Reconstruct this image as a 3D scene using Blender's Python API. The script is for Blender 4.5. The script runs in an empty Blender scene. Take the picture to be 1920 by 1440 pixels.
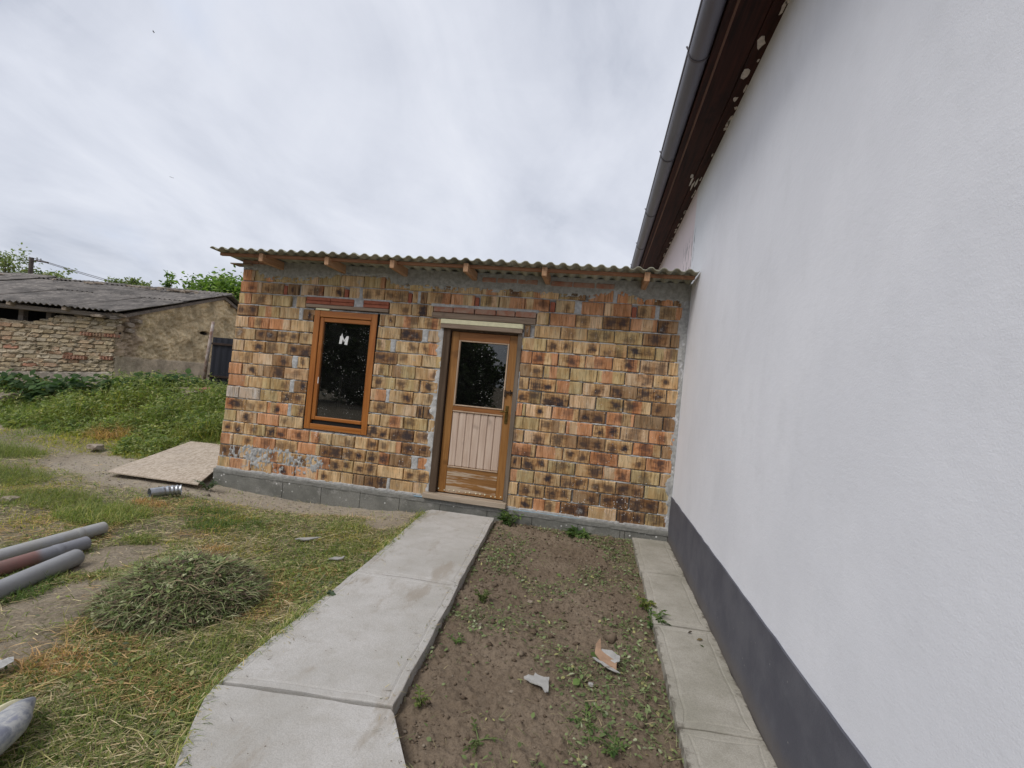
import bpy, bmesh, math, random
import numpy as np
from mathutils import Vector, Matrix
R=random.Random(7); rng=np.random.default_rng(11)
SC=bpy.context.scene; COL=SC.collection
# ------------------------------------------------------------------ camera
CAM=np.array([4.6115,-5.3604,1.3754]); YAW,PIT,ROL=.1773,.0056,.0946
def cam_axes():
    f=np.array([-math.sin(YAW)*math.cos(PIT),math.cos(YAW)*math.cos(PIT),math.sin(PIT)])
    r=np.array([math.cos(YAW),math.sin(YAW),0.]);u=np.cross(r,f)
    return r*math.cos(ROL)+u*math.sin(ROL),-r*math.sin(ROL)+u*math.cos(ROL),f
cr,cu,cf=cam_axes()
cd=bpy.data.cameras.new('camera'); cam=bpy.data.objects.new('camera',cd); COL.objects.link(cam)
cd.sensor_width=36; cd.lens=895.287/1920*36; cd.clip_start=.05; cd.clip_end=3000
cam.matrix_world=Matrix(((cr[0],cu[0],-cf[0],CAM[0]),(cr[1],cu[1],-cf[1],CAM[1]),(cr[2],cu[2],-cf[2],CAM[2]),(0,0,0,1)))
SC.camera=cam
# ------------------------------------------------------------------ sky, sun, exposure
W=bpy.data.worlds.new('World'); SC.world=W; W.use_nodes=True
SUN_EL,SUN_AZ=math.radians(50),math.radians(217)   # azimuth clockwise from +Y
def build_world():
    nt=W.node_tree; N=nt.nodes; L=nt.links; N.clear()
    out=N.new('ShaderNodeOutputWorld'); bg=N.new('ShaderNodeBackground'); L.new(bg.outputs[0],out.inputs[0])
    bg.inputs[1].default_value=.1
    sky=N.new('ShaderNodeTexSky'); sky.sky_type='NISHITA'; sky.sun_disc=False; sky.sun_elevation=SUN_EL; sky.sun_rotation=SUN_AZ
    sky.dust_density=2.0
    tc=N.new('ShaderNodeTexCoord'); sp=N.new('ShaderNodeSeparateXYZ'); L.new(tc.outputs['Generated'],sp.inputs[0])
    def m(op,a,b=None,c=None,clamp=False):
        n=N.new('ShaderNodeMath'); n.operation=op; n.use_clamp=clamp
        for i,v in enumerate((a,b,c)):
            if v is None: continue
            if isinstance(v,(int,float)): n.inputs[i].default_value=v
            else: L.new(v,n.inputs[i])
        return n.outputs[0]
    z=m('MAXIMUM',sp.outputs[2],0.0); zz=m('ADD',z,.34)
    cx=m('DIVIDE',sp.outputs[0],zz); cy=m('DIVIDE',sp.outputs[1],zz)
    cb=N.new('ShaderNodeCombineXYZ'); L.new(cx,cb.inputs[0]); L.new(cy,cb.inputs[1])
    def noise(scale,det,rot,sc,dist=.0,rough=.55):
        mp=N.new('ShaderNodeMapping'); L.new(cb.outputs[0],mp.inputs[0]); mp.inputs['Rotation'].default_value=(0,0,rot); mp.inputs['Scale'].default_value=sc
        n=N.new('ShaderNodeTexNoise'); n.inputs['Scale'].default_value=scale; n.inputs['Detail'].default_value=det
        n.inputs['Distortion'].default_value=dist; n.inputs['Roughness'].default_value=rough
        L.new(mp.outputs[0],n.inputs['Vector']); return n.outputs[0]
    a=noise(1.7,9,.5,(1,.72,1),.7); b=noise(4.0,8,.35,(1,.6,1),.5,.6); c=noise(.6,4,1.2,(1,.8,1),.3)
    s=m('ADD',m('MULTIPLY',a,.55),m('ADD',m('MULTIPLY',b,.2),m('MULTIPLY',c,.25)))
    rp=N.new('ShaderNodeValToRGB'); L.new(s,rp.inputs[0]); e=rp.color_ramp.elements
    e[0].position=.40; e[0].color=(3.85,4.1,4.75,1); e[1].position=.64; e[1].color=(6.4,6.55,7.05,1)
    x=rp.color_ramp.elements.new(.47); x.color=(4.85,5.07,5.7,1)
    x=rp.color_ramp.elements.new(.55); x.color=(5.6,5.8,6.4,1)
    # thin places where the blue shows faintly
    th=noise(1.1,5,2.2,(1,.7,1),.2); f1=N.new('ShaderNodeMapRange'); f1.interpolation_type='SMOOTHSTEP'
    L.new(th,f1.inputs[0]); f1.inputs[1].default_value=.55; f1.inputs[2].default_value=.72; f1.inputs[3].default_value=0; f1.inputs[4].default_value=.5
    mx=N.new('ShaderNodeMix'); mx.data_type='RGBA'; L.new(f1.outputs[0],mx.inputs[0]); L.new(rp.outputs[0],mx.inputs[6]); mx.inputs[7].default_value=(4.3,5.1,6.7,1)
    m2=N.new('ShaderNodeMix'); m2.data_type='RGBA'; m2.inputs[0].default_value=.08; L.new(mx.outputs[2],m2.inputs[6]); L.new(sky.outputs[0],m2.inputs[7])
    L.new(m2.outputs[2],bg.inputs[0])
build_world()
sl=bpy.data.lights.new('sun','SUN'); sl.energy=1.5; sl.angle=math.radians(26); sl.color=(1,.955,.89)
so=bpy.data.objects.new('sun',sl); COL.objects.link(so)
sd=Vector((math.sin(SUN_AZ)*math.cos(SUN_EL),math.cos(SUN_AZ)*math.cos(SUN_EL),math.sin(SUN_EL)))
so.rotation_euler=sd.to_track_quat('Z','Y').to_euler()
SC.view_settings.view_transform='Standard'; SC.view_settings.look='None'; SC.view_settings.gamma=1; SC.view_settings.exposure=0.46
SC.view_settings.use_curve_mapping=False
# ------------------------------------------------------------------ helpers
def _h(ix,iy,s):
    n=(ix.astype(np.int64)*374761393+iy.astype(np.int64)*668265263+s*2147483647)&0xffffffff
    n=((n^(n>>13))*1274126177)&0xffffffff; n=n^(n>>16)
    return (n&0xffff)/65535.
def vn(x,y,s=0):
    x=np.asarray(x,float);y=np.asarray(y,float)
    ix=np.floor(x).astype(int);iy=np.floor(y).astype(int);fx=x-ix;fy=y-iy
    fx=fx*fx*(3-2*fx);fy=fy*fy*(3-2*fy)
    return (_h(ix,iy,s)*(1-fx)+_h(ix+1,iy,s)*fx)*(1-fy)+(_h(ix,iy+1,s)*(1-fx)+_h(ix+1,iy+1,s)*fx)*fy
def fbm(x,y,s=0,o=4,g=.5):
    t=0;a=1;n=0
    for k in range(o):
        t=t+a*vn(x*2**k,y*2**k,s+k*17);n+=a;a*=g
    return t/n
def ss(t): t=np.clip(t,0,1); return t*t*(3-2*t)
def setp(o,label=None,cat=None,group=None,kind=None):
    if label:o['label']=label
    if cat:o['category']=cat
    if group:o['group']=group
    if kind:o['kind']=kind
    return o
def link(name,me,parent=None,mats=None):
    o=bpy.data.objects.new(name,me); COL.objects.link(o)
    if parent is not None:o.parent=parent
    return o
def empty(name,loc=(0,0,0),rz=0,**k):
    o=bpy.data.objects.new(name,None); COL.objects.link(o); o.location=loc; o.rotation_euler=(0,0,rz); o.empty_display_size=.1
    return setp(o,**k)
def mesh(name,V,F,mat=None,col=None,smooth=False):
    V=np.asarray(V,np.float32);F=np.asarray(F,np.int32);k=F.shape[1]
    me=bpy.data.meshes.new(name); me.vertices.add(len(V)); me.vertices.foreach_set('co',V.ravel())
    me.loops.add(F.size); me.loops.foreach_set('vertex_index',F.ravel())
    me.polygons.add(len(F)); me.polygons.foreach_set('loop_start',np.arange(0,F.size,k,dtype=np.int32))
    if smooth: me.polygons.foreach_set('use_smooth',np.ones(len(F),bool))
    me.update(calc_edges=True)
    if col is not None:
        a=me.color_attributes.new('Col','FLOAT_COLOR','POINT'); c=np.ones((len(V),4),np.float32); c[:,:3]=col; a.data.foreach_set('color',c.ravel())
    if mat: me.materials.append(mat)
    return me
def gridF(nx,ny):
    i=np.arange(nx-1)[:,None]*ny+np.arange(ny-1)[None,:]; i=i.ravel()
    return np.stack([i,i+ny,i+ny+1,i+1],1)
class B:
    def __init__(s): s.v=[];s.f=[]
    def add(s,v,f):
        n=len(s.v); s.v+= [tuple(q) for q in v]; s.f+=[tuple(i+n for i in q) for q in f]; return s
    def box(s,x0,x1,y0,y1,z0,z1):
        return s.add([(x0,y0,z0),(x1,y0,z0),(x1,y1,z0),(x0,y1,z0),(x0,y0,z1),(x1,y0,z1),(x1,y1,z1),(x0,y1,z1)],
          [(0,3,2,1),(4,5,6,7),(0,1,5,4),(1,2,6,5),(2,3,7,6),(3,0,4,7)])
    def tube(s,pts,rad,n=8,cap=True):
        pts=[Vector(p) for p in pts]; rings=[]
        if not hasattr(rad,'__len__'): rad=[rad]*len(pts)
        up=None
        for i,p in enumerate(pts):
            d=(pts[min(i+1,len(pts)-1)]-pts[max(i-1,0)]).normalized()
            a=Vector((0,0,1)) if abs(d.z)<.9 else Vector((1,0,0))
            e1=d.cross(a).normalized(); e2=d.cross(e1).normalized()
            if up is not None and e1.dot(up)<0: e1=-e1;e2=-e2
            up=e1
            rings.append([p+(e1*math.cos(t)+e2*math.sin(t))*rad[i] for t in [2*math.pi*k/n for k in range(n)]])
        v=[q for r in rings for q in r]; f=[]
        for i in range(len(pts)-1):
            for k in range(n): f.append((i*n+k,i*n+(k+1)%n,(i+1)*n+(k+1)%n,(i+1)*n+k))
        if cap: f.append(tuple(range(n-1,-1,-1))); f.append(tuple((len(pts)-1)*n+k for k in range(n)))
        return s.add(v,f)
    def make(s,name,mat,parent=None,bevel=0,smooth=False,seg=1):
        me=bpy.data.meshes.new(name); me.from_pydata(s.v,[],s.f); 
        bm=bmesh.new(); bm.from_mesh(me); bmesh.ops.recalc_face_normals(bm,faces=bm.faces)
        if bevel: bmesh.ops.bevel(bm,geom=bm.edges[:],offset=bevel,segments=seg,profile=.6,affect='EDGES',clamp_overlap=True)
        if smooth:
            for f in bm.faces: f.smooth=True
        bm.to_mesh(me); bm.free(); me.materials.append(mat)
        return link(name,me,parent)
def box(name,mat,parent,x0,x1,y0,y1,z0,z1,bevel=.003): return B().box(x0,x1,y0,y1,z0,z1).make(name,mat,parent,bevel)
# ---- node helper
class G:
    def __init__(s,name):
        s.m=bpy.data.materials.new(name); s.m.use_nodes=True; s.nt=s.m.node_tree; s.N=s.nt.nodes; s.L=s.nt.links
        s.b=s.N['Principled BSDF']; s.out=s.N['Material Output']; s.b.inputs['Specular IOR Level'].default_value=.3
    def s_(s,inp,v):
        if v is None: return
        if isinstance(v,(int,float)): inp.default_value=v
        elif isinstance(v,(tuple,list)):
            if len(v)==3 and len(inp.default_value)==4: v=(*v,1)
            inp.default_value=v
        else: s.L.new(v,inp)
    def math(s,op,a,b=None,c=None,clamp=False):
        n=s.N.new('ShaderNodeMath'); n.operation=op; n.use_clamp=clamp
        for i,v in enumerate((a,b,c)): s.s_(n.inputs[i],v)
        return n.outputs[0]
    def coord(s,k='Object'):
        return s.N.new('ShaderNodeTexCoord').outputs[k]
    def pos(s): return s.N.new('ShaderNodeNewGeometry').outputs['Position']
    def map(s,v,sc=(1,1,1),loc=(0,0,0),rot=(0,0,0)):
        n=s.N.new('ShaderNodeMapping'); s.L.new(v,n.inputs[0]); n.inputs['Scale'].default_value=sc; s.s_(n.inputs['Location'],loc); n.inputs['Rotation'].default_value=rot; return n.outputs[0]
    def noise(s,v,scale,det=4,rough=.55,dist=0,w=None):
        n=s.N.new('ShaderNodeTexNoise')
        if w is not None: n.noise_dimensions='4D'; s.s_(n.inputs['W'],w)
        s.L.new(v,n.inputs['Vector']); n.inputs['Scale'].default_value=scale; n.inputs['Detail'].default_value=det; n.inputs['Roughness'].default_value=rough; n.inputs['Distortion'].default_value=dist
        return n.outputs[0]
    def vor(s,v,scale,feat='F1'):
        n=s.N.new('ShaderNodeTexVoronoi'); n.feature=feat; s.L.new(v,n.inputs['Vector']); n.inputs['Scale'].default_value=scale; return n.outputs[0]
    def rng(s,v,a,b,c=0.,d=1.,sm=True):
        n=s.N.new('ShaderNodeMapRange'); n.interpolation_type='SMOOTHSTEP' if sm else 'LINEAR'
        for i,q in enumerate((v,a,b,c,d)): s.s_(n.inputs[i],q)
        return n.outputs[0]
    def mix(s,f,a,b,mode='MIX'):
        n=s.N.new('ShaderNodeMix'); n.data_type='RGBA'; n.blend_type=mode; s.s_(n.inputs[0],f); s.s_(n.inputs[6],a); s.s_(n.inputs[7],b); return n.outputs[2]
    def ramp(s,v,st):
        n=s.N.new('ShaderNodeValToRGB'); s.L.new(v,n.inputs[0]); e=n.color_ramp.elements
        e[0].position=st[0][0]; e[0].color=(*st[0][1],1); e[1].position=st[-1][0]; e[1].color=(*st[-1][1],1)
        for p,c in st[1:-1]: q=e.new(p); q.color=(*c,1)
        return n.outputs[0]
    def attr(s,name,typ='GEOMETRY'):
        n=s.N.new('ShaderNodeAttribute'); n.attribute_name=name; n.attribute_type=typ; return n
    def rand(s): return s.N.new('ShaderNodeObjectInfo').outputs['Random']
    def sep(s,v):
        n=s.N.new('ShaderNodeSeparateXYZ'); s.L.new(v,n.inputs[0]); return n.outputs
    def bump(s,h,st=.5,d=.01,nrm=None):
        n=s.N.new('ShaderNodeBump'); s.L.new(h,n.inputs['Height']); n.inputs['Strength'].default_value=st; n.inputs['Distance'].default_value=d
        if nrm is not None: s.L.new(nrm,n.inputs['Normal'])
        return n.outputs[0]
    def done(s,col,rough=.85,nrm=None,metal=None,spec=None):
        s.s_(s.b.inputs['Base Color'],col); s.s_(s.b.inputs['Roughness'],rough)
        if nrm is not None: s.L.new(nrm,s.b.inputs['Normal'])
        if metal is not None: s.b.inputs['Metallic'].default_value=metal
        if spec is not None: s.b.inputs['Specular IOR Level'].default_value=spec
        return s.m
# ------------------------------------------------------------------ materials
def m_simple(name,c,rough=.8,var=.25,scale=8,bump=.3,bd=.004,metal=None,c2=None,spec=None,det=6):
    g=G(name); v=g.coord(); n=g.noise(v,scale,det,.6); k=g.rng(n,.3,.7)
    c2=c2 or tuple(q*(1-var) for q in c)
    col=g.mix(k,c2,c); return g.done(col,rough,g.bump(g.noise(v,scale*6,4,.6),bump,bd),metal,spec)
def m_brick():
    g=G('hollow_brick_clay'); v=g.coord('Object'); x,y,z=g.sep(v)[:]; P=g.pos(); rd=g.rand(); w=g.math('MULTIPLY',rd,97.)
    A=lambda k:g.attr(k,'OBJECT').outputs['Color']
    n1=g.noise(v,3.2,3,.5,w=w); nf=g.noise(P,60,3,.6)
    bd=g.sep(A('bands')); wob=g.math('MULTIPLY',g.math('SUBTRACT',n1,.5),.12)
    xx=g.math('ADD',x,wob)
    ba=g.math('MULTIPLY',g.rng(xx,bd[0],g.math('ADD',bd[0],.05)),g.rng(xx,bd[1],g.math('ADD',bd[1],.05),1.,0.))
    col=g.mix(ba,A('tone_a'),A('tone_b'))
    # every brick drifts a little in tone across its face
    n2=g.noise(v,1.6,3,.6,w=w); col=g.mix(g.rng(n2,.42,.66,0,.4),col,g.mix(1.,col,(1.12,.95,.80),'MULTIPLY'))
    st=g.noise(g.map(v,(1.,0.05,.12)),5.2,1,.4,w=g.math('ADD',w,13.)); col=g.mix(g.rng(st,.50,.53,0,.55),col,g.mix(1.,col,(.74,.64,.52),'MULTIPLY')); col=g.mix(g.rng(st,.40,.43,.5,0),col,g.mix(1.,col,(1.18,1.22,1.28),'MULTIPLY'))
    # comb grooves, vertical, uneven
    px=g.map(P,(1,.02,.04)); 
    gr=g.noise(px,115,2,.5); gr2=g.noise(g.map(P,(1,.02,.16)),48,3,.6)
    comb=g.math('ADD',g.math('MULTIPLY',gr,.6),g.math('MULTIPLY',gr2,.4))
    dark=g.rng(comb,.36,.52,.50,1.06)
    col=g.mix(1.,col,dark,'MULTIPLY')
    # kiln scorch marks
    def burn(key,col):
        b=g.sep(A(key)); nn=g.noise(v,3.6,5,.6,w=g.math('ADD',w,b[0]))
        dx=g.math('DIVIDE',g.math('SUBTRACT',x,b[0]),.215)
        dz=g.math('DIVIDE',g.math('SUBTRACT',z,b[1]),.42)
        d=g.math('POWER',g.math('ADD',g.math('POWER',g.math('ABSOLUTE',dx),3.),g.math('POWER',g.math('ABSOLUTE',dz),3.)),.333); d=g.math('MULTIPLY',d,g.rng(g.math('FRACT',g.math('MULTIPLY',g.math('ADD',rd,b[0]),7.3)),0,1,.62,1.35,False))
        d=g.math('ADD',d,g.math('MULTIPLY',g.math('SUBTRACT',nn,.5),2.4))
        d=g.math('ADD',d,g.math('MULTIPLY',g.math('SUBTRACT',comb,.45),1.7))
        halo=g.math('MULTIPLY',g.rng(d,.6,1.9,.75,0.),g.math('MINIMUM',g.math('MULTIPLY',b[2],1.2),1.))
        col=g.mix(halo,col,g.mix(1.,col,(.66,.50,.34),'MULTIPLY'))
        core=g.math('MULTIPLY',g.rng(d,.25,1.25,1.,0.),b[2])
        return g.mix(core,col,(.036,.028,.031))
    col=burn('burn_a',col); col=burn('burn_b',col)
    # iron-brown wash on the dark bricks
    # white paint and mortar spatter, thicker towards the bottom of the wall
    pz=g.sep(P)[2]; sp=g.vor(P,33); lim=g.rng(pz,0.,1.6,.20,.115)
    keep=g.rng(g.noise(P,2.6,3,.6),.52,.62)
    col=g.mix(g.math('MULTIPLY',g.math('LESS_THAN',sp,lim),g.math('MULTIPLY',keep,.8)),col,(.62,.60,.58))
    # mortar haze smeared on some faces
    mz=g.rng(g.math('ADD',g.noise(P,5,5,.7),g.math('MULTIPLY',g.math('SUBTRACT',nf,.5),.25)),.60,.74,0,.75)
    col=g.mix(mz,col,(.34,.325,.31))
    pits=g.rng(g.noise(P,85,2,.5),.68,.74,1.,.35); col=g.mix(1.,col,pits,'MULTIPLY')
    h=g.math('ADD',g.math('MULTIPLY',comb,1.),g.math('MULTIPLY',nf,.6))
    return g.done(col,.9,g.bump(h,.7,.006))
def m_vcol(name,rough=.9,bs=80,bstr=.4,bd=.004,var=.5):
    g=G(name); c=g.attr('Col').outputs['Color']; P=g.pos(); n=g.noise(P,bs*.25,5,.65)
    col=g.mix(1.,c,g.rng(n,.25,.75,1-var*.5,1+var*.35),'MULTIPLY')
    return g.done(col,rough,g.bump(g.noise(P,bs,4,.65),bstr,bd))
def m_leaf(name,trans=.35,rough=.6):
    g=G(name); c=g.attr('Col').outputs['Color']; g.N.remove(g.b)
    p=g.N.new('ShaderNodeBsdfPrincipled'); g.s_(p.inputs['Base Color'],c); p.inputs['Roughness'].default_value=rough; p.inputs['Specular IOR Level'].default_value=.25
    t=g.N.new('ShaderNodeBsdfTranslucent'); g.s_(t.inputs[0],g.mix(1.,c,(1.1,1.25,.6),'MULTIPLY'))
    mx=g.N.new('ShaderNodeMixShader'); mx.inputs[0].default_value=trans; g.L.new(p.outputs[0],mx.inputs[1]); g.L.new(t.outputs[0],mx.inputs[2]); g.L.new(mx.outputs[0],g.out.inputs[0]); return g.m
def m_wood(name,c1,c2,axis='z',scale=1.,rough=.6,wear=None,wearc=None,spec=.35,lim=(.55,.65)):
    g=G(name); v=g.coord('Object'); sc={'z':(30,30,1.6),'x':(1.6,30,30),'y':(30,1.6,30)}[axis]
    rd=g.math('MULTIPLY',g.rand(),31.)
    n=g.noise(g.map(v,sc),scale,5,.6,.6,w=rd); k=g.rng(n,.3,.72)
    col=g.mix(k,c1,c2); kn=g.noise(v,5,2,.5,w=rd); col=g.mix(g.rng(kn,.62,.75,0,.6),col,tuple(q*.5 for q in c1))
    if wear:
        wn=g.noise(g.map(v,tuple(q*.35 for q in sc)),scale*1.6,6,.7,w=rd); col=g.mix(g.rng(wn,lim[0],lim[1],0,wear),col,wearc)
    return g.done(col,rough,g.bump(n,.35,.003),spec=spec)
def m_concrete():
    g=G('path_concrete'); P=g.pos()
    a=g.noise(P,1.7,5,.6); b=g.noise(P,9,6,.7); c=g.noise(P,170,3,.7); 
    col=g.mix(g.rng(a,.3,.7),(.40,.385,.355),(.52,.505,.485)); col=g.mix(g.rng(b,.42,.7,0,.5),col,(.37,.345,.305))
    st=g.noise(g.map(P,(1,.35,1),rot=(0,0,.35)),4,5,.65); col=g.mix(g.rng(st,.55,.68,0,.6),col,(.30,.255,.20))
    col=g.mix(g.rng(c,.35,.6,.35,0),col,(.25,.24,.22),'MIX')
    sp=g.vor(P,26); col=g.mix(g.math('MULTIPLY',g.math('LESS_THAN',sp,.10),g.rng(b,.48,.62,0,.8)),col,(.11,.085,.06))
    h=g.math('ADD',c,g.math('MULTIPLY',g.noise(P,45,3,.6),.8)); return g.done(col,.92,g.bump(h,.55,.004))
def m_apron():
    g=G('apron_concrete'); P=g.pos()
    a=g.noise(P,2.2,5,.6); b=g.noise(P,11,6,.7); c=g.noise(P,150,3,.7)
    col=g.mix(g.rng(a,.3,.7),(.30,.285,.235),(.43,.405,.355)); col=g.mix(g.rng(b,.45,.7,0,.45),col,(.25,.235,.19))
    col=g.mix(g.rng(c,.35,.6,.4,0),col,(.20,.19,.165))
    px=g.sep(P)[0]; edge=g.math('ADD',g.math('ABSOLUTE',g.math('SUBTRACT',px,5.30)),g.math('MULTIPLY',g.math('SUBTRACT',g.noise(P,14,5,.7),.5),.22))
    col=g.mix(g.rng(edge,.17,.215,0,.8),col,(.085,.072,.056)); return g.done(col,.92,g.bump(c,.6,.004))
def m_white_wall():
    g=G('white_render'); P=g.pos(); pp=g.sep(P)
    a=g.noise(g.map(P,(1,1,.75)),1.5,6,.62); b=g.noise(g.map(P,(1,1,.7)),5,5,.65)
    col=g.mix(g.rng(a,.35,.7),(.735,.75,.80),(.785,.80,.85)); col=g.mix(g.rng(b,.50,.74,0,.22),col,(.62,.635,.67))
    # unpainted pinkish coat beyond the line where the shed roof butts on
    pk=g.rng(pp[1],.12,.2); col=g.mix(g.math('MULTIPLY',pk,.7),col,(.78,.64,.66))
    sc=g.noise(g.map(P,(1,2.5,.6)),9,4,.6); zm=g.math('MULTIPLY',g.rng(pp[2],2.7,2.85),g.rng(pp[2],3.15,3.35,1.,0.)); ym=g.math('MULTIPLY',g.rng(pp[1],-.05,.1),g.rng(pp[1],.7,1.,1.,0.))
    col=g.mix(g.math('MULTIPLY',g.math('MULTIPLY',zm,ym),g.rng(sc,.53,.6,0,.8)),col,(.16,.155,.17))
    dots=g.vor(P,1.1); col=g.mix(g.math('LESS_THAN',dots,.009),col,(.10,.10,.11))
    h=g.math('ADD',g.math('ADD',g.math('MULTIPLY',g.noise(P,150,3,.6),.4),g.math('MULTIPLY',g.noise(g.map(P,(1,.5,1)),42,4,.6),.5)),g.math('ADD',g.math('MULTIPLY',g.noise(P,3.,3,.5),2.2),g.math('MULTIPLY',g.rng(g.noise(g.map(P,(1,.8,2.0),rot=(.5,0,0)),9,4,.7),.50,.75),.12)))
    return g.done(col,.85,g.bump(h,.20,.010))
def m_plinth():
    g=G('grey_plinth_paint'); P=g.pos(); a=g.noise(P,3,5,.6); col=g.mix(g.rng(a,.35,.65),(.086,.088,.108),(.118,.120,.140))
    dots=g.vor(P,9); col=g.mix(g.math('LESS_THAN',dots,.035),col,(.22,.22,.22))
    pz=g.sep(P)[2]; col=g.mix(g.rng(g.math('ADD',pz,g.math('MULTIPLY',g.noise(P,12,4,.7),.10)),-.07,.09,.75,0.),col,(.135,.118,.10))
    return g.done(col,.7,g.bump(g.math('ADD',g.noise(P,140,3,.6),g.noise(P,30,3,.6)),.3,.004))
def m_ground():
    g=G('dry_dirt'); P=g.pos(); a=g.noise(P,.9,5,.6); b=g.noise(P,7,6,.7); c=g.noise(P,60,4,.7)
    col=g.mix(g.rng(a,.35,.65),(.21,.17,.115),(.31,.26,.19)); col=g.mix(g.rng(b,.4,.7,0,.6),col,(.30,.26,.205)); col=g.mix(g.rng(c,.35,.6,.55,0),col,(.10,.078,.055))
    pp=g.sep(P); k=g.math('MULTIPLY',g.rng(pp[1],-1.1,-.4),g.math('MULTIPLY',g.rng(pp[0],-2.6,-1.8),g.rng(pp[0],2.4,3.,1.,0.)))
    col=g.mix(g.math('MULTIPLY',k,.65),col,(.40,.345,.275)); sp=g.vor(P,40); col=g.mix(g.math('MULTIPLY',g.math('LESS_THAN',sp,.13),.5),col,(.42,.39,.35))
    return g.done(col,.97,g.bump(g.math('ADD',c,g.math('MULTIPLY',b,1.5)),.8,.012))
def m_soil():
    g=G('garden_soil'); P=g.pos(); a=g.noise(P,1.6,5,.6); b=g.noise(P,14,6,.7); c=g.noise(P,90,4,.7)
    col=g.mix(g.rng(a,.35,.65),(.160,.120,.083),(.215,.167,.120)); col=g.mix(g.rng(b,.45,.75,0,.55),col,(.195,.155,.115)); col=g.mix(g.rng(c,.3,.55,.5,0),col,(.055,.038,.026))
    return g.done(col,.97,g.bump(g.math('ADD',c,g.math('MULTIPLY',b,1.5)),.8,.01))
def m_block():
    g=G('cement_block'); P=g.pos(); a=g.noise(P,3,5,.6); b=g.noise(P,70,4,.7)
    col=g.mix(g.rng(a,.35,.65),(.135,.135,.12),(.225,.222,.20)); col=g.mix(g.rng(b,.4,.65,.4,0),col,(.11,.11,.10))
    sp=g.vor(P,17); col=g.mix(g.math('MULTIPLY',g.math('LESS_THAN',sp,.17),g.rng(g.noise(P,1.6,3,.6),.5,.6)),col,(.62,.62,.60))
    s2=g.noise(P,7,6,.75); col=g.mix(g.rng(s2,.54,.68,0,.6),col,(.34,.33,.31)); return g.done(col,.93,g.bump(g.math('ADD',b,s2),.5,.006))
def m_asbestos(name,c1,c2,c3):
    g=G(name); P=g.pos(); v=g.coord('Object'); a=g.noise(P,2.2,6,.7); b=g.noise(g.map(v,(1,.25,1)),14,5,.7)
    col=g.mix(g.rng(a,.35,.65),c1,c2); col=g.mix(g.rng(b,.5,.72,0,.7),col,c3); rd=g.rand(); col=g.mix(1.,col,g.rng(rd,0,1,.8,1.15,False),'MULTIPLY')
    return g.done(col,.95,g.bump(g.noise(P,50,4,.7),.4,.005))
def m_glass(name,dust=.0,spk=True):
    g=G(name); g.N.remove(g.b); P=g.pos()
    tr=g.N.new('ShaderNodeBsdfTransparent'); tr.inputs[0].default_value=(.55,.58,.57,1)
    gl=g.N.new('ShaderNodeBsdfGlossy'); gl.inputs['Roughness'].default_value=.015; gl.inputs[0].default_value=(1,1,1,1)
    fr=g.N.new('ShaderNodeFresnel'); fr.inputs[0].default_value=1.75
    wv=g.bump(g.noise(P,2.5,2,.5),.03,.02); g.L.new(wv,gl.inputs['Normal'])
    m1=g.N.new('ShaderNodeMixShader'); g.L.new(fr.outputs[0],m1.inputs[0]); g.L.new(tr.outputs[0],m1.inputs[1]); g.L.new(gl.outputs[0],m1.inputs[2])
    df=g.N.new('ShaderNodeBsdfDiffuse'); df.inputs[0].default_value=(.55,.55,.53,1)
    sp=g.vor(P,42); pz=g.sep(P)[2]; k=g.math('MULTIPLY',g.math('LESS_THAN',sp,.16),g.rng(g.noise(P,7,3,.6),.5,.6,0,.75))
    k=g.math('MAXIMUM',k,g.rng(g.noise(P,3,5,.7),.4,.8,dust*.5,dust*1.5))
    m2=g.N.new('ShaderNodeMixShader'); g.L.new(k,m2.inputs[0]); g.L.new(m1.outputs[0],m2.inputs[1]); g.L.new(df.outputs[0],m2.inputs[2]); g.L.new(m2.outputs[0],g.out.inputs[0]); return g.m
MT={}
MT['brick']=m_brick(); MT['mortar']=m_vcol('mortar',.95,110,.6,.005,.5); MT['leaf']=m_leaf('leaf',.45); MT['dryleaf']=m_leaf('dry_leaf',.15,.8)
MT['path']=m_concrete(); MT['apron']=m_apron(); MT['white']=m_white_wall(); MT['plinth']=m_plinth(); MT['ground']=m_ground(); MT['soil']=m_soil(); MT['block']=m_block()
MT['shedroof']=m_asbestos('shed_roof_sheet',(.30,.30,.235),(.42,.415,.33),(.22,.22,.165)); MT['barnroof']=m_asbestos('old_roof_sheet',(.10,.092,.085),(.20,.182,.165),(.38,.34,.30))
MT['rafter']=m_wood('rafter_pine',(.34,.18,.09),(.50,.31,.18),'y'); MT['batten']=m_wood('batten_pine',(.22,.10,.05),(.34,.17,.09),'x')
MT['greywood']=m_wood('grey_weathered_wood',(.10,.075,.055),(.19,.15,.115),'z',rough=.85); MT['greywoodx']=m_wood('grey_weathered_lintel',(.17,.12,.085),(.29,.22,.165),'x',rough=.85)
MT['jamb']=m_wood('dark_jamb',(.055,.034,.02),(.10,.066,.042),'z',rough=.85)
MT['winwood']=m_wood('window_varnish_v',(.27,.085,.014),(.40,.15,.03),'z',rough=.38,spec=.5); MT['winwoodx']=m_wood('window_varnish_h',(.27,.085,.014),(.40,.15,.03),'x',rough=.38,spec=.5)
MT['door']=m_wood('door_varnish_v',(.20,.082,.018),(.33,.16,.045),'z',rough=.5,wear=.55,wearc=(.42,.30,.17),lim=(.6,.75)); MT['doorx']=m_wood('door_varnish_h',(.20,.075,.018),(.31,.13,.04),'x',rough=.5,wear=.4,wearc=(.42,.30,.17),lim=(.62,.75))
MT['kick']=m_wood('worn_kick_board',(.19,.085,.022),(.28,.135,.04),'x',rough=.65,wear=.9,wearc=(.44,.35,.26),lim=(.50,.56))
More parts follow.
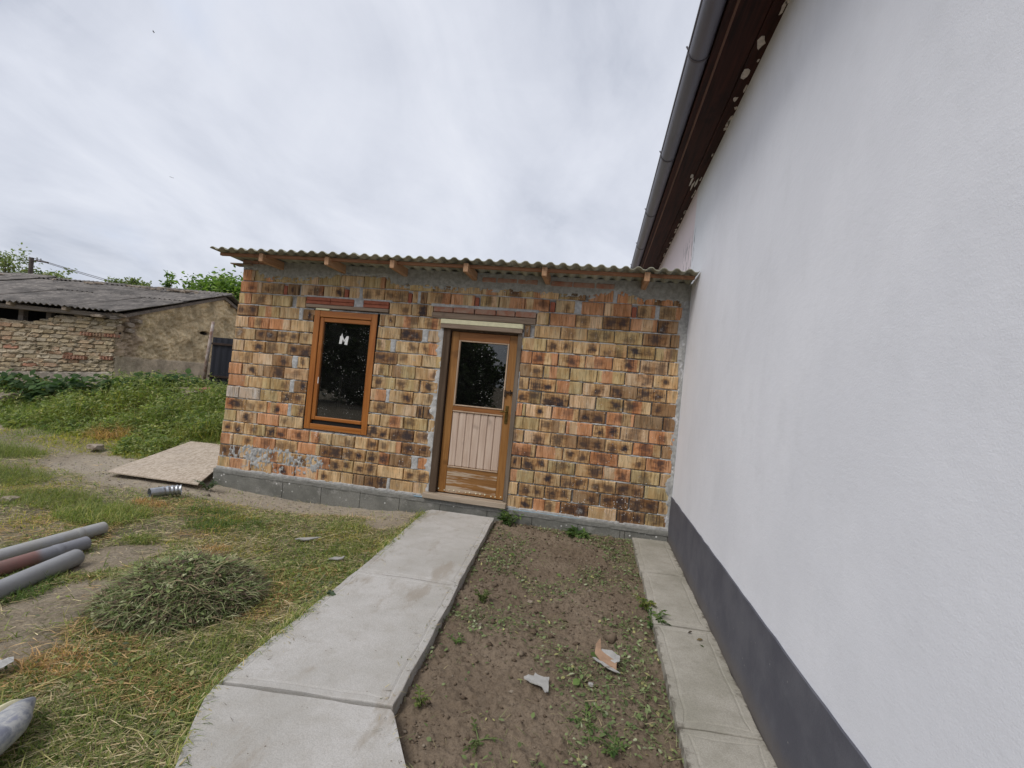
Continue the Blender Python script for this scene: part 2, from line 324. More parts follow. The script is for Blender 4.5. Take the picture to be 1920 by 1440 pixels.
MT['plank']=m_wood('bare_pine_board',(.44,.32,.245),(.60,.48,.39),'z',rough=.8); MT['bareedge']=m_wood('bare_pine_bead',(.36,.25,.17),(.47,.35,.25),'z',rough=.8)
MT['sill']=m_wood('bare_sill',(.31,.25,.185),(.42,.345,.27),'x',rough=.85)
MT['soffit']=m_wood('dark_stained_soffit',(.014,.005,.004),(.050,.014,.009),'y',rough=.62,spec=.15,wear=.5,wearc=(.13,.055,.03),lim=(.70,.78))
MT['copper']=m_wood('edge_batten',(.10,.045,.026),(.17,.08,.05),'y',rough=.6)
MT['gutter']=m_simple('grey_brown_gutter',(.125,.122,.15),.42,.12,3,.05,.001,spec=.5); MT['gutterd']=m_simple('gutter_bracket',(.10,.09,.10),.5,.2,3,.05,.001)
MT['foam']=m_simple('cream_foam',(.72,.68,.46),.85,.12,20,.3,.002); MT['blue']=m_simple('pale_blue_foil',(.28,.42,.52),.4,.3,20,.2,.002)
MT['ceramic']=m_simple('red_ceramic',(.36,.115,.065),.75,.3,14,.35,.003); MT['redbrick']=m_simple('old_red_brick',(.33,.14,.085),.9,.35,12,.6,.006,c2=(.36,.25,.19))
MT['latch']=m_simple('rusty_iron',(.07,.045,.03),.7,.4,40,.5,.002,metal=.4); MT['brass']=m_simple('tarnished_brass',(.17,.115,.035),.45,.5,30,.2,.001,metal=.8)
MT['screw']=m_simple('cream_dab',(.66,.60,.42),.7,.2,40,.2,.001); MT['dark']=m_simple('dark_interior',(.045,.04,.036),.95,.3,3,.2,.01); MT['black']=m_simple('black_gap_shade',(.01,.01,.01),.6,.2,3,.1,.001)  # dark and black put the shade of rooms and gaps into colour
MT['glass']=m_glass('window_glass',.012); MT['glassd']=m_glass('door_glass',.01)
MT['sticker']=m_simple('white_sticker_residue',(.75,.75,.74),.8,.1,30,.2,.0005)
MT['zinc']=m_simple('galvanised_zinc',(.48,.50,.53),.38,.25,12,.15,.002,metal=.75); MT['pipeg']=m_simple('grey_pvc_pipe',(.36,.365,.375),.55,.35,5,.2,.002,spec=.4,c2=(.33,.32,.28)); 
MT['pipeb']=m_simple('pale_grey_pipe',(.28,.285,.295),.5,.18,3,.12,.001,spec=.4)
MT['steel']=m_simple('dark_blue_sheet_steel',(.008,.010,.020),.6,.3,4,.05,.001,spec=.5); MT['rust']=m_simple('rust_brown_rail',(.045,.028,.022),.8,.3,14,.3,.002)
MT['pole']=m_simple('flaking_white_pole',(.46,.41,.38),.85,.3,9,.4,.003,c2=(.19,.10,.07)); MT['tarwood']=m_simple('utility_pole_wood',(.10,.085,.075),.9,.3,10,.3,.004)
MT['wire']=m_simple('grey_wire',(.20,.205,.22),.7,.1,4,0,.001); MT['bark']=m_simple('bark',(.095,.075,.055),.95,.4,9,.8,.02)
MT['stone']=m_simple('pale_rubble',(.36,.31,.25),.95,.4,14,.6,.006,c2=(.21,.16,.12)); MT['paperg']=m_simple('grey_torn_paper',(.40,.395,.38),.9,.2,14,.3,.003); MT['paperb']=m_simple('brown_torn_paper',(.36,.235,.155),.9,.25,14,.3,.003)
MT['slate']=m_simple('grey_tile_shard',(.38,.37,.35),.9,.2,14,.3,.003); MT['beam']=m_wood('old_barn_beam',(.13,.11,.095),(.27,.235,.20),'x',rough=.95)
MT['bird']=m_simple('bird_dark',(.03,.03,.03),.8,.1,9,.1,.001)
def m_pipe2():
    g=G('red_brown_and_grey_pipe'); v=g.coord(); y=g.sep(v)[1]; n=g.noise(v,6,5,.7)
    k=g.rng(g.math('ADD',y,g.math('MULTIPLY',g.math('SUBTRACT',n,.5),.12)),-.36,-.28); col=g.mix(k,g.mix(g.rng(n,.4,.65),(.24,.115,.10),(.20,.12,.105)),(.22,.225,.25))
    return g.done(col,.6,g.bump(n,.2,.003),spec=.35)
MT['pipered']=m_pipe2()
def m_osb():
    g=G('osb_strands'); v=g.coord(); n1=g.noise(g.map(v,(1,.22,1),rot=(0,0,.5)),42,3,.6); n2=g.noise(g.map(v,(.25,1,1),rot=(0,0,.3)),38,3,.6); a=g.noise(v,2,4,.6)
    n1=g.noise(g.map(v,(1,.16,1),rot=(0,0,.55)),70,3,.6,1.2); k=g.math('ADD',g.math('MULTIPLY',n1,.75),g.math('MULTIPLY',n2,.25)); col=g.mix(g.rng(k,.40,.60),(.33,.265,.20),(.55,.475,.39)); col=g.mix(g.rng(a,.5,.7,0,.4),col,(.34,.29,.245))
    return g.done(col,.9,g.bump(k,.5,.004))
MT['osb']=m_osb()
def m_shoe():
    g=G('mottled_blue_grey_canvas'); v=g.coord(); n=g.noise(g.map(v,(1,1.6,1)),13,5,.65,.3); col=g.ramp(n,[(.36,(.17,.18,.22)),(.48,(.30,.31,.33)),(.56,(.42,.42,.41)),(.66,(.24,.25,.30))]); return g.done(col,.75,g.bump(n,.3,.004))
MT['shoe']=m_shoe()
def m_adobe():
    g=G('mud_wall'); c=g.attr('Col').outputs['Color']; P=g.pos(); a=g.noise(P,3,6,.75); b=g.noise(g.map(P,(1,1,2.2)),13,6,.75)
    col=g.mix(1.,c,g.rng(a,.35,.65,.62,1.15),'MULTIPLY'); col=g.mix(g.rng(b,.32,.46,.55,0),col,(.22,.165,.105)); col=g.mix(g.rng(b,.6,.75,0,.4),col,(.48,.40,.28)); return g.done(col,.97,g.bump(g.math('ADD',b,g.noise(P,50,4,.7)),.9,.02))
MT['adobe']=m_adobe()
def m_oldbrick():
    g=G('old_barn_brick'); v=g.coord('Object'); P=g.pos(); rd=g.rand(); t=g.attr('tone_a','OBJECT').outputs['Color']
    n=g.noise(P,9,5,.7); col=g.mix(g.rng(n,.45,.7,0,.6),t,(.42,.36,.27)); c=g.noise(P,45,4,.7); col=g.mix(g.rng(c,.35,.5,.4,0),col,(.12,.09,.065)); return g.done(col,.96,g.bump(g.math('ADD',n,c),.8,.012))
MT['oldbrick']=m_oldbrick()
# ------------------------------------------------------------------ ground
def gh(x,y):
    x=np.asarray(x,float);y=np.asarray(y,float)
    z=-.17+.62*ss((y+.2)/3.6)*ss((.4-x)/1.)
    return z-.09*np.exp(-((x-1.2)/1.3)**4)*ss((y+1.3)/1.1)
PLy=np.array([-6.6,-5.3,-4.7,-3.87,-3.52,-3.41,-2.79,-2.03,-1.1,-.2]); PLx=np.array([4.9,4.1,3.75,3.26,3.06,3.035,3.01,2.98,2.92,2.86])
PRy=np.array([-6.3,-5.0,-4.25,-3.63,-3.36,-3.32,-2.83,-2.0,-1.0,-.13]); PRx=np.array([5.4,4.75,4.4,4.04,3.87,3.845,3.82,3.755,3.68,3.62])
pL=lambda y:np.interp(y,PLy,PLx); pR=lambda y:np.interp(y,PRy,PRx)
def ghn(x,y): return gh(x,y)+.05*(fbm(x*1.3,y*1.3,3)-.5)+.022*(fbm(x*9,y*9,5)-.5)
xs=np.concatenate([-8-np.geomspace(400,.5,22),np.arange(-8,5.6,.035),5.6+np.geomspace(.5,400,18)])
ys=np.concatenate([-6.5-np.geomspace(400,.5,20),np.arange(-6.5,3.6,.035),3.6+np.geomspace(.4,600,24)])
X,Y=np.meshgrid(xs,ys,indexing='ij'); Z=ghn(X,Y)
Z-=.12*((X>pL(Y)+.08)&(Y>-8)&(Y<.5)&(X<9)&(X>2))
# dips under the pipes and the shed interior stay flat
V=np.stack([X,Y,Z],-1).reshape(-1,3)
setp(link('ground',mesh('ground',V,gridF(len(xs),len(ys)),MT['ground'],smooth=True)),kind='structure',label='bare trodden dirt yard under the grass, rising towards the old barn')
# soil bed
ny,nx=520,150; yy=np.linspace(-5.25,-.03,ny); tt=np.linspace(0,1,nx); x0=pR(yy)-.12
X=x0[None,:]+(5.16-x0)[None,:]*tt[:,None]; Y=np.repeat(yy[None,:],nx,0)
lump=fbm(X*5,Y*5,9,3); cl=np.maximum(fbm(X*22,Y*22,12,3)-.48,0); cl2=np.maximum(fbm(X*55,Y*55,14,2)-.5,0)
Z=-.160+.040*(lump-.5)+.055*cl+.045*cl2-.02*ss((.06-(X-x0)+.12)/.1)
setp(link('soil_bed',mesh('soil_bed',np.stack([X,Y,Z],-1).reshape(-1,3),gridF(nx,ny),MT['soil'],smooth=True)),kind='structure',label='strip of bare brown garden soil between the path and the wall apron')
def soilz(x,y): return -.160+.040*(fbm(x*5,y*5,9,3)-.5)+.055*np.maximum(fbm(x*22,y*22,12,3)-.48,0)
# paths
def slab(name,poly,zt,th,mat,parent,inset=.045,jit=.005):
    bm=bmesh.new(); pts=[]
    n=len(poly)
    for i in range(n):
        a=Vector(poly[i]);b=Vector(poly[(i+1)%n]); k=max(1,int((b-a).length/.12))
        for j in range(k):
            q=a.lerp(b,j/k); q+=Vector((R.uniform(-jit,jit),R.uniform(-jit,jit))) if j else Vector((0,0)); pts.append(q)
    vs=[bm.verts.new((q.x,q.y,zt)) for q in pts]; f=bm.faces.new(vs)
    if f.normal.z<0: f.normal_flip()
    bm.normal_update()
    if f.normal.z<0: bmesh.ops.reverse_faces(bm,faces=[f])
    r=bmesh.ops.extrude_face_region(bm,geom=[f]); ev=[e for e in r['geom'] if isinstance(e,bmesh.types.BMVert)]
    # the extruded copy becomes the top, the original the underside
    for v in vs: v.co.z-=th
    top=[e for e in r['geom'] if isinstance(e,bmesh.types.BMFace)][0]
    ed=list(top.edges); bmesh.ops.bevel(bm,geom=ed,offset=.006,segments=2,profile=.5,affect='EDGES')
    top=max(bm.faces,key=lambda q:q.calc_area() if q.normal.z>.9 else 0)
    if inset:
        bmesh.ops.inset_individual(bm,faces=[top],thickness=inset,depth=0)
        bmesh.ops.inset_individual(bm,faces=[top],thickness=.007,depth=-.0022); bmesh.ops.inset_individual(bm,faces=[top],thickness=.012,depth=.0028)
    bmesh.ops.recalc_face_normals(bm,faces=bm.faces)
    me=bpy.data.meshes.new(name); bm.to_mesh(me); bm.free(); me.materials.append(mat); return link(name,me,parent)
path=empty('path',(0,0,0),kind='structure',label='pale concrete path of cast slabs leading to the shed door')
slab('slab',[(2.90,-.16),(2.86,-.24),(2.92,-1.1),(2.98,-2.03),(3.75,-1.985),(3.68,-1.0),(3.62,-.13)],-.095,.11,MT['path'],path,.03)
slab('slab',[(2.98,-2.046),(3.01,-2.79),(3.035,-3.41),(3.845,-3.32),(3.82,-2.83),(3.755,-2.0)],-.093,.11,MT['path'],path,.03)
slab('slab',[(3.035,-3.428),(3.06,-3.52),(3.26,-3.87),(3.75,-4.7),(4.1,-5.3),(4.75,-5.0),(4.4,-4.25),(4.04,-3.63),(3.87,-3.36),(3.845,-3.338)],-.096,.11,MT['path'],path,0)
slab('slab',[(4.11,-5.315),(4.9,-6.6),(5.4,-6.3),(4.76,-5.015)],-.094,.11,MT['path'],path,.05)
box('joint_fill',MT['soil'],path,3.0,3.74,-2.06,-1.98,-.2,-.108,0); 
apr=empty('pavement',(0,0,0),kind='structure',label='narrow strip of concrete apron slabs along the white house wall')
yj=[-.10,-1.10,-2.05,-3.05,-4.05,-5.05,-6.05,-7.05]
for i in range(len(yj)-1):
    slab('slab',[(5.118+R.uniform(-.006,.006),yj[i]-.007),(5.118+R.uniform(-.006,.006),yj[i+1]+.007),(5.488,yj[i+1]+.037),(5.488,yj[i]+.027)],-.097+R.uniform(-.002,.002),.10,MT['apron'],apr,.035,.004)
box('joint_fill',MT['soil'],apr,5.13,5.488,-7.0,-.12,-.19,-.112,0)
# ------------------------------------------------------------------ brick shed
BR="""44,213,o0 217,505,y0 509,803,y0 807,1103,y0 1107,1405,y0 1409,1709,b0 1712,1990,yo0 1997,2303,y0 2306,2607,y0 2610,2902,b2 2905,3195,b0 3198,3489,bo0 3492,3792,yd4 3795,4090,b0 4093,4391,yd2X 4420,4700,o0 4729,5029,ob0 5032,5329,od2 5334,5417,d2
30,329,o2 332,634,b4 697,849,d2X 882,1188,po3 1191,1460,b3X 1538,1679,b0 1707,1995,b4 1998,2291,b4 2359,2426,b3 2446,2532,d2 2536,2829,bo2 2832,3120,o0 3190,3409,y2 3412,3708,o0 3711,3993,ob3 4065,4287,b2 4352,4598,o0 4604,4898,o0 4963,5161,bo1 5192,5463,bo1
15,196,oy0 200,496,b2 500,758,y0 839,968,b0 2072,2354,b3 2360,2548,bd3X 2551,2627,b0 3861,4001,by0 4013,4301,o0 4306,4600,bp1 4606,4894,d4X 4900,5188,o0 5194,5405,d1X
13,304,d4X 308,610,y0 618,899,b0 936,1108,d2X 1964,2159,bd3X 2166,2453,bo3 2456,2748,bo2 3734,3801,d0 3851,4147,b0 4153,4445,b1 4450,4742,y4 4747,5044,y2 5050,5335,d2X 5341,5429,d0
2,187,p0 191,484,ob2 488,783,o0 786,1113,b0 1955,2246,b0 2256,2531,d4X 2584,2789,p0 3708,3999,yb0 4005,4299,b4X 4302,4593,b3X 4599,4893,b5 4899,5187,y4X 5196,5432,y3
7,303,b1 311,605,d4X 613,909,b4X 924,1114,b2 1953,2145,y1 2190,2486,b3 2490,2787,bo1X 3701,3848,o0 3855,4146,ob1 4155,4449,bo2X 4452,4746,o2 4752,5043,bo2X 5049,5337,p4 5345,5445,b0
-7,159,p0 163,464,b3X 468,771,b1 774,1108,d4X 1948,2239,d4X 2242,2545,b1 2551,2786,b0 3703,3991,bd3X 4000,4291,yo0 4300,4592,y0 4598,4892,yo0 4900,5195,p3 5203,5458,b2X
-13,290,b3 298,582,p0 586,868,d2X 923,1095,b2 1946,2145,y2 2149,2180,b0 2186,2476,yd0 2480,2784,b3 3699,3840,b2 3850,4147,b4X 4153,4447,y0 4453,4751,p2X 4753,5042,d1X 5048,5345,b4X 5353,5466,b0
-27,162,o0 165,466,pb2X 470,759,d3X 762,1094,p2 1941,2242,b1X 2246,2538,b1 2558,2777,b2X 3695,3995,b4X 4001,4307,b5X 4316,4602,p0 4611,4902,y3X 4908,5202,b1X 5210,5463,d1X
-23,278,o0 278,577,by0 581,864,y3 915,1095,d3X 1939,2145,op0 2176,2480,b3X 2483,2782,b3 3703,3795,o0 3798,3832,y0 3835,4133,p2X 4139,4434,ob2 4440,4726,d4X 4738,5035,ob2 5041,5333,d0 5344,5465,d1
-29,152,w0 156,450,w0 454,754,y0 761,1092,b4X 1941,2243,b2X 2246,2542,p0 2549,2619,d2X 2628,2774,d2X 3696,3999,y0 4005,4300,bd1X 4306,4600,op0 4606,4898,b4X 4907,5201,p2 5207,5479,o2
-30,270,b6X 273,568,b4 576,867,ob2X 907,1090,b3X 1936,2087,b0 2095,2390,bo2 2397,2690,y1 2703,2779,b0 3701,3836,b1 3846,4146,p2X 4152,4444,bd1X 4450,4748,d4X 4751,5045,b4X 5054,5343,o2X 5354,5481,d0
-35,140,y0 143,442,p2X 449,749,o0 753,1085,b1 1934,2226,b4X 2233,2532,d4X 2536,2771,b6 3697,3991,ob5 3997,4295,ob0 4301,4599,b4X 4602,4900,o2 4905,5200,b3X 5206,5472,o2X
-41,268,b4X 273,571,yb2 579,877,bo4X 881,1181,o2X 1184,1486,bo2 1490,1790,b3 1797,2094,b3X 2101,2393,bo1 2400,2770,d4X 3699,3841,d2X 3847,4145,b4X 4151,4446,y2 4455,4750,b3X 4755,5050,o3X 5056,5358,y2 5364,5469,b0
-43,131,o0 136,421,b3X 425,730,o2 735,1040,b4 1044,1347,ob0 1352,1642,d4X 1649,1950,b4X 1958,2257,bo4X 2260,2543,d2 2609,2771,o0 3699,3996,yo0 4002,4300,b2X 4307,4604,b4X 4609,4904,b4X 4910,5207,d4X 5214,5471,y0
-47,240,d4X 245,550,bp0 559,858,b2 862,1177,b3X 1180,1493,bo3 1499,1806,b4X 1810,2118,b4X 2123,2451,b0 2458,2777,b4X 3703,3826,b0 3842,4134,b4X 4141,4435,b4X 4451,4744,d3X 4754,5059,d4X 5070,5367,d4X 5374,5479,b2
-58,116,b0 118,417,op0 424,725,b0 730,1043,o2X 1047,1351,o0 1355,1653,b1X 1657,1819,b0 1823,1962,d0 1965,2264,d4X 2287,2584,b0 2586,2759,p0 3711,4011,b3X 4018,4325,ob2 4334,4634,d4X 4637,4940,b0 4949,5241,d4X 5248,5493,yd6"""
shed=empty('brick_shed',(2.7,0,0),label='low brick shed under a corrugated roof with a window and a glazed wooden door',cat='shed')
OX=2.7
def bx(name,mat,x0,x1,y0,y1,z0,z1,bevel=.003,parent=None): return box(name,mat,parent or shed,x0-OX,x1-OX,y0,y1,z0,z1,bevel)
def brick_mesh(k,c=.02,mat='brick',dep=.12):
    r=random.Random(k); j=lambda a:r.uniform(-a,a); V=[];F=[]
    for (sx,sz) in ((-1,-1),(1,-1),(1,1),(-1,1)): V.append((sx*(.5-c*.8-abs(j(.018))),0+j(.0015),sz*(.5-c*2-abs(j(.035)))))
    for (sx,sz) in ((-1,-1),(1,-1),(1,1),(-1,1)): V.append((sx*(.5+j(.008)),.008,sz*(.5+j(.02))))
    for (sx,sz) in ((-1,-1),(1,-1),(1,1),(-1,1)): V.append((sx*.5,dep,sz*.5))
    F.append((0,1,2,3))
    for i in range(4):
        k2=(i+1)%4; F.append((4+i,4+k2,k2,i)); F.append((8+i,8+k2,4+k2,4+i))
    me=bpy.data.meshes.new('brick'); me.from_pydata(V,[],F); me.update(); me.materials.append(MT[mat]); return me
BM=[brick_mesh(i) for i in range(14)]
TONE={'o':(.51,.268,.142),'b':(.515,.365,.203),'y':(.46,.350,.182),'p':(.55,.395,.250),'d':(.295,.190,.105),'w':(.52,.455,.39)}
def tone(c):
    t=TONE[c]; k=R.uniform(.86,1.12); w=R.uniform(-.04,.04); return (t[0]*k*(1+w),t[1]*k,t[2]*k*(1-w))
XR=[(.642,.694),(1.469,1.525),(2.296,2.347),(3.122,3.173),(4.0,4.06),(4.902,4.956)]
rows=[]
for row,line in enumerate(BR.split('\n')):
    z=.15*(16-row)+.075; L=[]
    for t in line.split():
        a,b,c=t.split(','); a=int(a)/1000;b=int(b)/1000; L.append((a,b))
        o=bpy.data.objects.new('brick',R.choice(BM)); COL.objects.link(o); o.parent=shed
        h=.1375+R.uniform(-.004,.003)
        o.location=((a+b)/2-OX,R.uniform(-.006,.006),z+R.uniform(-.002,.002)); o.scale=(max(b-a-.004,.02),1,h); o.rotation_euler=(0,R.uniform(-.006,.006),R.uniform(-.006,.006))
        strong=c.endswith('X'); c=c.rstrip('X'); dig=c[-1]; cc=c[:-1]; base=cc[0]
        sec=cc[1] if len(cc)>1 else (R.choice('bypo') if base in 'by' and R.random()<.45 else R.choice('pb') if base in 'op' and R.random()<.4 else base)
        o['tone_a']=tone(base); o['tone_b']=tone(sec if sec!='d' or dig!='0' else 'd')
        w=R.uniform(.25,.5); u=R.uniform(-.55,.3); o['bands']=(u,u+w,0.)
        s=R.uniform(.86,1.) if strong else R.uniform(.5,.72); z_=R.uniform(-.12,.1)
        sp={'0':[],'1':[(-.24,z_)],'2':[(R.uniform(-.06,.08),z_)],'3':[(.24,z_)],'4':[(-.25,z_),(.23,R.uniform(-.14,.12))],'5':[(-.2,-.3),(.2,-.32)],'6':[(-.2,.12),(.12,.12)]}[dig]
        wd=b-a
        if wd<.19 and len(sp)>1: sp=sp[:1]; sp[0]=(0,sp[0][1])
        sp=[(q[0],q[1],s*R.uniform(.8,1.05)) for q in sp]+[(9.,9.,0.)]*2
        o['burn_a']=tuple(map(float,sp[0])); o['burn_b']=tuple(map(float,sp[1]))
    rows.append(L)
# mortar bed: a relief that lies back in the joints and squeezes out over the faces here and there
nx,nz=520,250; t=np.linspace(0,1,nx)[:,None]; zz=np.linspace(-.035,2.655,nz)[None,:]
xl=-.056+.1*(zz/2.55); X=xl+t*(5.499-xl); Z=np.repeat(zz,nx,0)
n1=fbm(X*14,Z*14,21,4); n2=fbm(X*40,Z*40,22,3); n3=fbm(X*3,Z*3,23,4)
zr=np.abs((Z/.15)-np.round(Z/.15))*.15; vj=ss((zr-.009)/.004); h=(-.015+.046*(n1-.44)+.012*(n2-.5))*(1-vj)+vj*(-.04+.03*(n3-.5)); h=np.where(X>5.40,np.maximum(h,-.008),h)
Cc=np.ones(X.shape+(3,))*np.array([.43,.425,.415])*(.75+.5*n1)[...,None]
def put(hh,mask,c=None):
    global h,Cc
    k=mask&(hh>h)
    h=np.where(k,hh,h)
    if c is not None: Cc=np.where(k[...,None],np.array(c)*(.8+.4*n2)[...,None],Cc)
for row,L in enumerate(rows):
    zc=.15*(16-row)+.075
    for (a,b),(c,d) in zip(L,L[1:]):
        g=c-b
        if .018<g<.12 and not (row==1 and any(abs((b+c)/2-(q0+q1)/2)<.05 for q0,q1 in XR)):
            m=(X>b-.012)&(X<c+.012)&(abs(Z-zc)<.08)
            put(.003+.016*(n1-.42)+.008*(n2-.5)-.02*np.maximum(abs(X-(b+c)/2)/(g/2+.012)-.70,0),m&(R.random()<.85),(.43,.43,.425))
zt=2.568-.10*ss((vn(X*1.7,0*X,31)-.45)*3)+.05*(n1-.5)
put(.010+.03*(n3-.4)+.012*(n1-.5),Z>zt,(.32,.315,.285))
put(.004+.02*(n1-.5),(Z>zt-.035)&(n2>.5),(.36,.355,.33))
d=((X-.72)/.62)**2+((Z-.19)/.13)**2
put(.002+.030*(n1-.50)-.006*d+.022*(n2-.5)+.02*(vn(X*70,Z*18,77)-.5),d<1.6,(.38,.38,.375))
d=((X-1.9)/.5)**2+((Z-.02)/.05)**2; put(.010+.02*(n1-.5),Z<.012+.02*n1,(.38,.375,.365))
e=5.45+.09*(fbm(X*2,Z*6,41)-.5)*2
put(.006+.02*(n1-.45),(X>e),(.36,.36,.35)); put(.006+.02*(n1-.48),(X>5.475+.09*(fbm(X*3,Z*9,42)-.5)*2),(.52,.52,.53))
put(.001+.028*(n1-.52)-.3*np.maximum(2.735-X,0),(X>2.69)&(X<2.79)&(Z<2.0)); put(.006+.02*(n1-.5),(X>3.70)&(X<3.735)&(Z<2.)&(n3>.55))
put(.005+.016*(n1-.42),(X>.93)&(X<2.1)&(abs(Z-2.255)<.02)); put(.006+.016*(n1-.42),(X>1.615)&(X<1.742)&(abs(Z-2.2)<.07),(.42,.42,.42))
put(.004+.012*(n1-.42),(X>2.6)&(X<3.88)&(abs(Z-2.25)<.018))
F=gridF(nx,nz); fc=(X.ravel()[F].mean(1),Z.ravel()[F].mean(1))
keep=~(((fc[0]>1.115)&(fc[0]<1.925)&(fc[1]>.64)&(fc[1]<2.085))|((fc[0]>2.80)&(fc[0]<3.70)&(fc[1]<1.97)&(fc[1]>-.01)))
me=mesh('mortar',np.stack([X-OX,-h,Z],-1).reshape(-1,3),F[keep],MT['mortar'],Cc.reshape(-1,3),True); link('mortar',me,shed)
# core of the wall behind the bricks, and the other walls
for q in ((-.03,1.11,0,2.6),(1.93,2.79,0,2.6),(3.71,5.49,0,2.6),(1.11,1.93,0,.63),(1.11,1.93,2.1,2.6),(2.79,3.71,1.99,2.6)):
    bx('wall_core',MT['dark'],q[0],q[1],.10,.25,q[2],q[3],0)
bx('side_wall',MT['block'],-.05,.15,.26,3.6,-.3,2.58,0); bx('back_wall',MT['block'],.16,5.48,3.4,3.6,-.3,2.5,0); bx('inner_floor',MT['dark'],.16,5.48,.26,3.39,-.1,-.01,0)
# window reveals
for (a,b,c,d) in ((1.085,1.10,.62,2.1),(1.94,1.955,.62,2.1)): bx('reveal',MT['mortar'],a,b,.005,.24,c,d,0)
# foundation of cement blocks with a cast ledge
fj=[-.075,.916,1.439,1.949,2.45,2.95,3.51,4.028,4.54,4.993,5.044,5.49]
for a,b in zip(fj,fj[1:]):
    bx('foundation_block',MT['block'],a+.002,b-.002,-.032+R.uniform(-.002,.002),.2,-.42,-.052,.003)
nx_,nz_=300,8; t=np.linspace(-.07,5.49,nx_)[:,None]; s=np.linspace(0,1,nz_)[None,:]
zz=np.where(s<.6,-.056+s/.6*.05,-.006+0*s)+.008*(fbm(t*12,s*3,51)-.5); yy2=np.where(s<.6,-.038,-.038+(s-.6)/.4*.04)+.010*(fbm(t*15,s*4,52)-.5)
c=np.ones((nx_,nz_,3))*np.array([.215,.212,.195])*(.7+.5*fbm(t*9+0*s,s*9+0*t,53))[...,None]
link('foundation_ledge',mesh('foundation_ledge',np.stack([t+0*s-OX,yy2+0*t,zz+0*t],-1).reshape(-1,3),gridF(nx_,nz_),MT['mortar'],c.reshape(-1,3),True),shed)
bx('blue_foil',MT['blue'],2.62,2.98,-.046,-.02,-.006,.004,.001); bx('blue_foil',MT['blue'],3.75,4.55,-.020,-.004,-.012,-.002,.001)
# small red bricks, ceramic lintel blocks, timbers over the openings
xr=[(.642,.694),(1.469,1.525),(2.296,2.347),(3.122,3.173),(4.0,4.06),(4.902,4.956)]
for a,b in xr: bx('red_infill_tile',MT['ceramic'],a+.003,b-.003,.004,.1,2.255,2.37,.004)
for a,b in ((.98,1.30),(1.305,1.615),(1.742,2.067)):
    o=B(); zb=2.165
    for z0,z1,y0 in ((zb,zb+.034,-.012),(zb+.034,zb+.044,-.002),(zb+.044,zb+.082,-.012)): o.box(a-OX,b-OX,y0,.1,z0,z1)
    o.make('ceramic_lintel_block',MT['ceramic'],shed,.002)
for a,b in ((2.633,2.868),(2.878,3.126),(3.136,3.381),(3.394,3.607),(3.616,3.853)): bx('old_brick',MT['redbrick'],a,b,-.008+R.uniform(-.004,.004),.1,2.172,2.238,.006)
for a,b in ((3.19,3.356),(3.37,3.60),(3.61,3.836),(3.99,4.231),(4.24,4.476),(4.494,4.693)): bx('old_brick',MT['redbrick'],a,b,-.014,.1,2.548+R.uniform(0,.004),2.605,.006)
for a,b in ((.06,.27),(.28,.50)): bx('old_brick',MT['redbrick'],a,b,-.03,.1,2.615,2.655,.004)
bx('window_lintel',MT['greywoodx'],.98,2.07,-.018,.1,2.118,2.160,.004); bx('door_lintel',MT['greywoodx'],2.62,3.855,-.014,.1,2.098,2.165,.004)
bx('shim_board',MT['greywoodx'],-.10,.2,-.06,.1,2.592,2.606,.002)
bx('foam_strip',MT['foam'],2.75,3.722,-.05,.02,2.035,2.088,.004); bx('head_board',MT['greywoodx'],2.75,3.718,-.046,.03,1.985,2.033,.003); bx('foam_piece',MT['foam'],1.115,1.30,-.008,.05,2.092,2.116,.003)
bx('head_gap_shade',MT['black'],1.11,1.93,.03,.1,2.088,2.117,0)  # black strip paints the shade of the gap below the lintel
# window
win=empty('window',(1.52-OX,0,0)); win.parent=shed
def wb(name,mat,x0,x1,y0,y1,z0,z1,bev=.003,parent=None): return box(name,mat,parent or win,x0-1.52,x1-1.52,y0,y1,z0,z1,bev)
fr=None
for a,b_ in ((1.103,1.178),(1.865,1.937)): wb('frame_post',MT['winwood'],a,b_,-.004,.075,.625,2.088)
for a,b_ in ((2.012,2.086),(.627,.692)): wb('frame_rail',MT['winwoodx'],1.1785,1.8645,-.003,.075,a,b_)
for a,b_ in ((1.182,1.232),(1.848,1.862)): wb('sash_stile',MT['winwood'],a,b_,.008,.065,.742,2.008,.005)
for a,b_ in ((1.955,2.007),(.743,.785)): wb('sash_rail',MT['winwoodx'],1.2325,1.8475,.009,.065,a,b_,.005)
wb('sash_gap_shade',MT['black'],1.18,1.863,.03,.06,.693,.741,0); wb('pane',MT['glass'],1.228,1.852,.035,.041,.78,1.96,0)  # first box is a black strip for the shaded gap under the sash
wb('white_catch',MT['sticker'],1.228,1.236,.002,.012,1.19,1.27,.001)
st=B()
def plate(poly,y0=.0325,y1=.0348):
    n=len(poly); v=[(x-1.52,y0,z) for x,z in poly]+[(x-1.52,y1,z) for x,z in poly]; st.add(v,[tuple(range(n)),tuple(range(2*n-1,n-1,-1))]+[(i,(i+1)%n,n+(i+1)%n,n+i) for i in range(n)])
plate([(1.447,1.700),(1.482,1.700),(1.492,1.762),(1.512,1.722),(1.528,1.757),(1.518,1.696),(1.556,1.693),(1.568,1.800),(1.540,1.800),(1.512,1.752),(1.486,1.800),(1.478,1.835),(1.466,1.798),(1.455,1.795)])
st.make('sticker',MT['sticker'],win)
# pale upright strip added behind the pane, standing in for a faint reflection
bx('reflection_strip',MT['plank'],1.0,1.03,.9,.93,.02,1.3,0).rotation_euler=(0,.0,0)
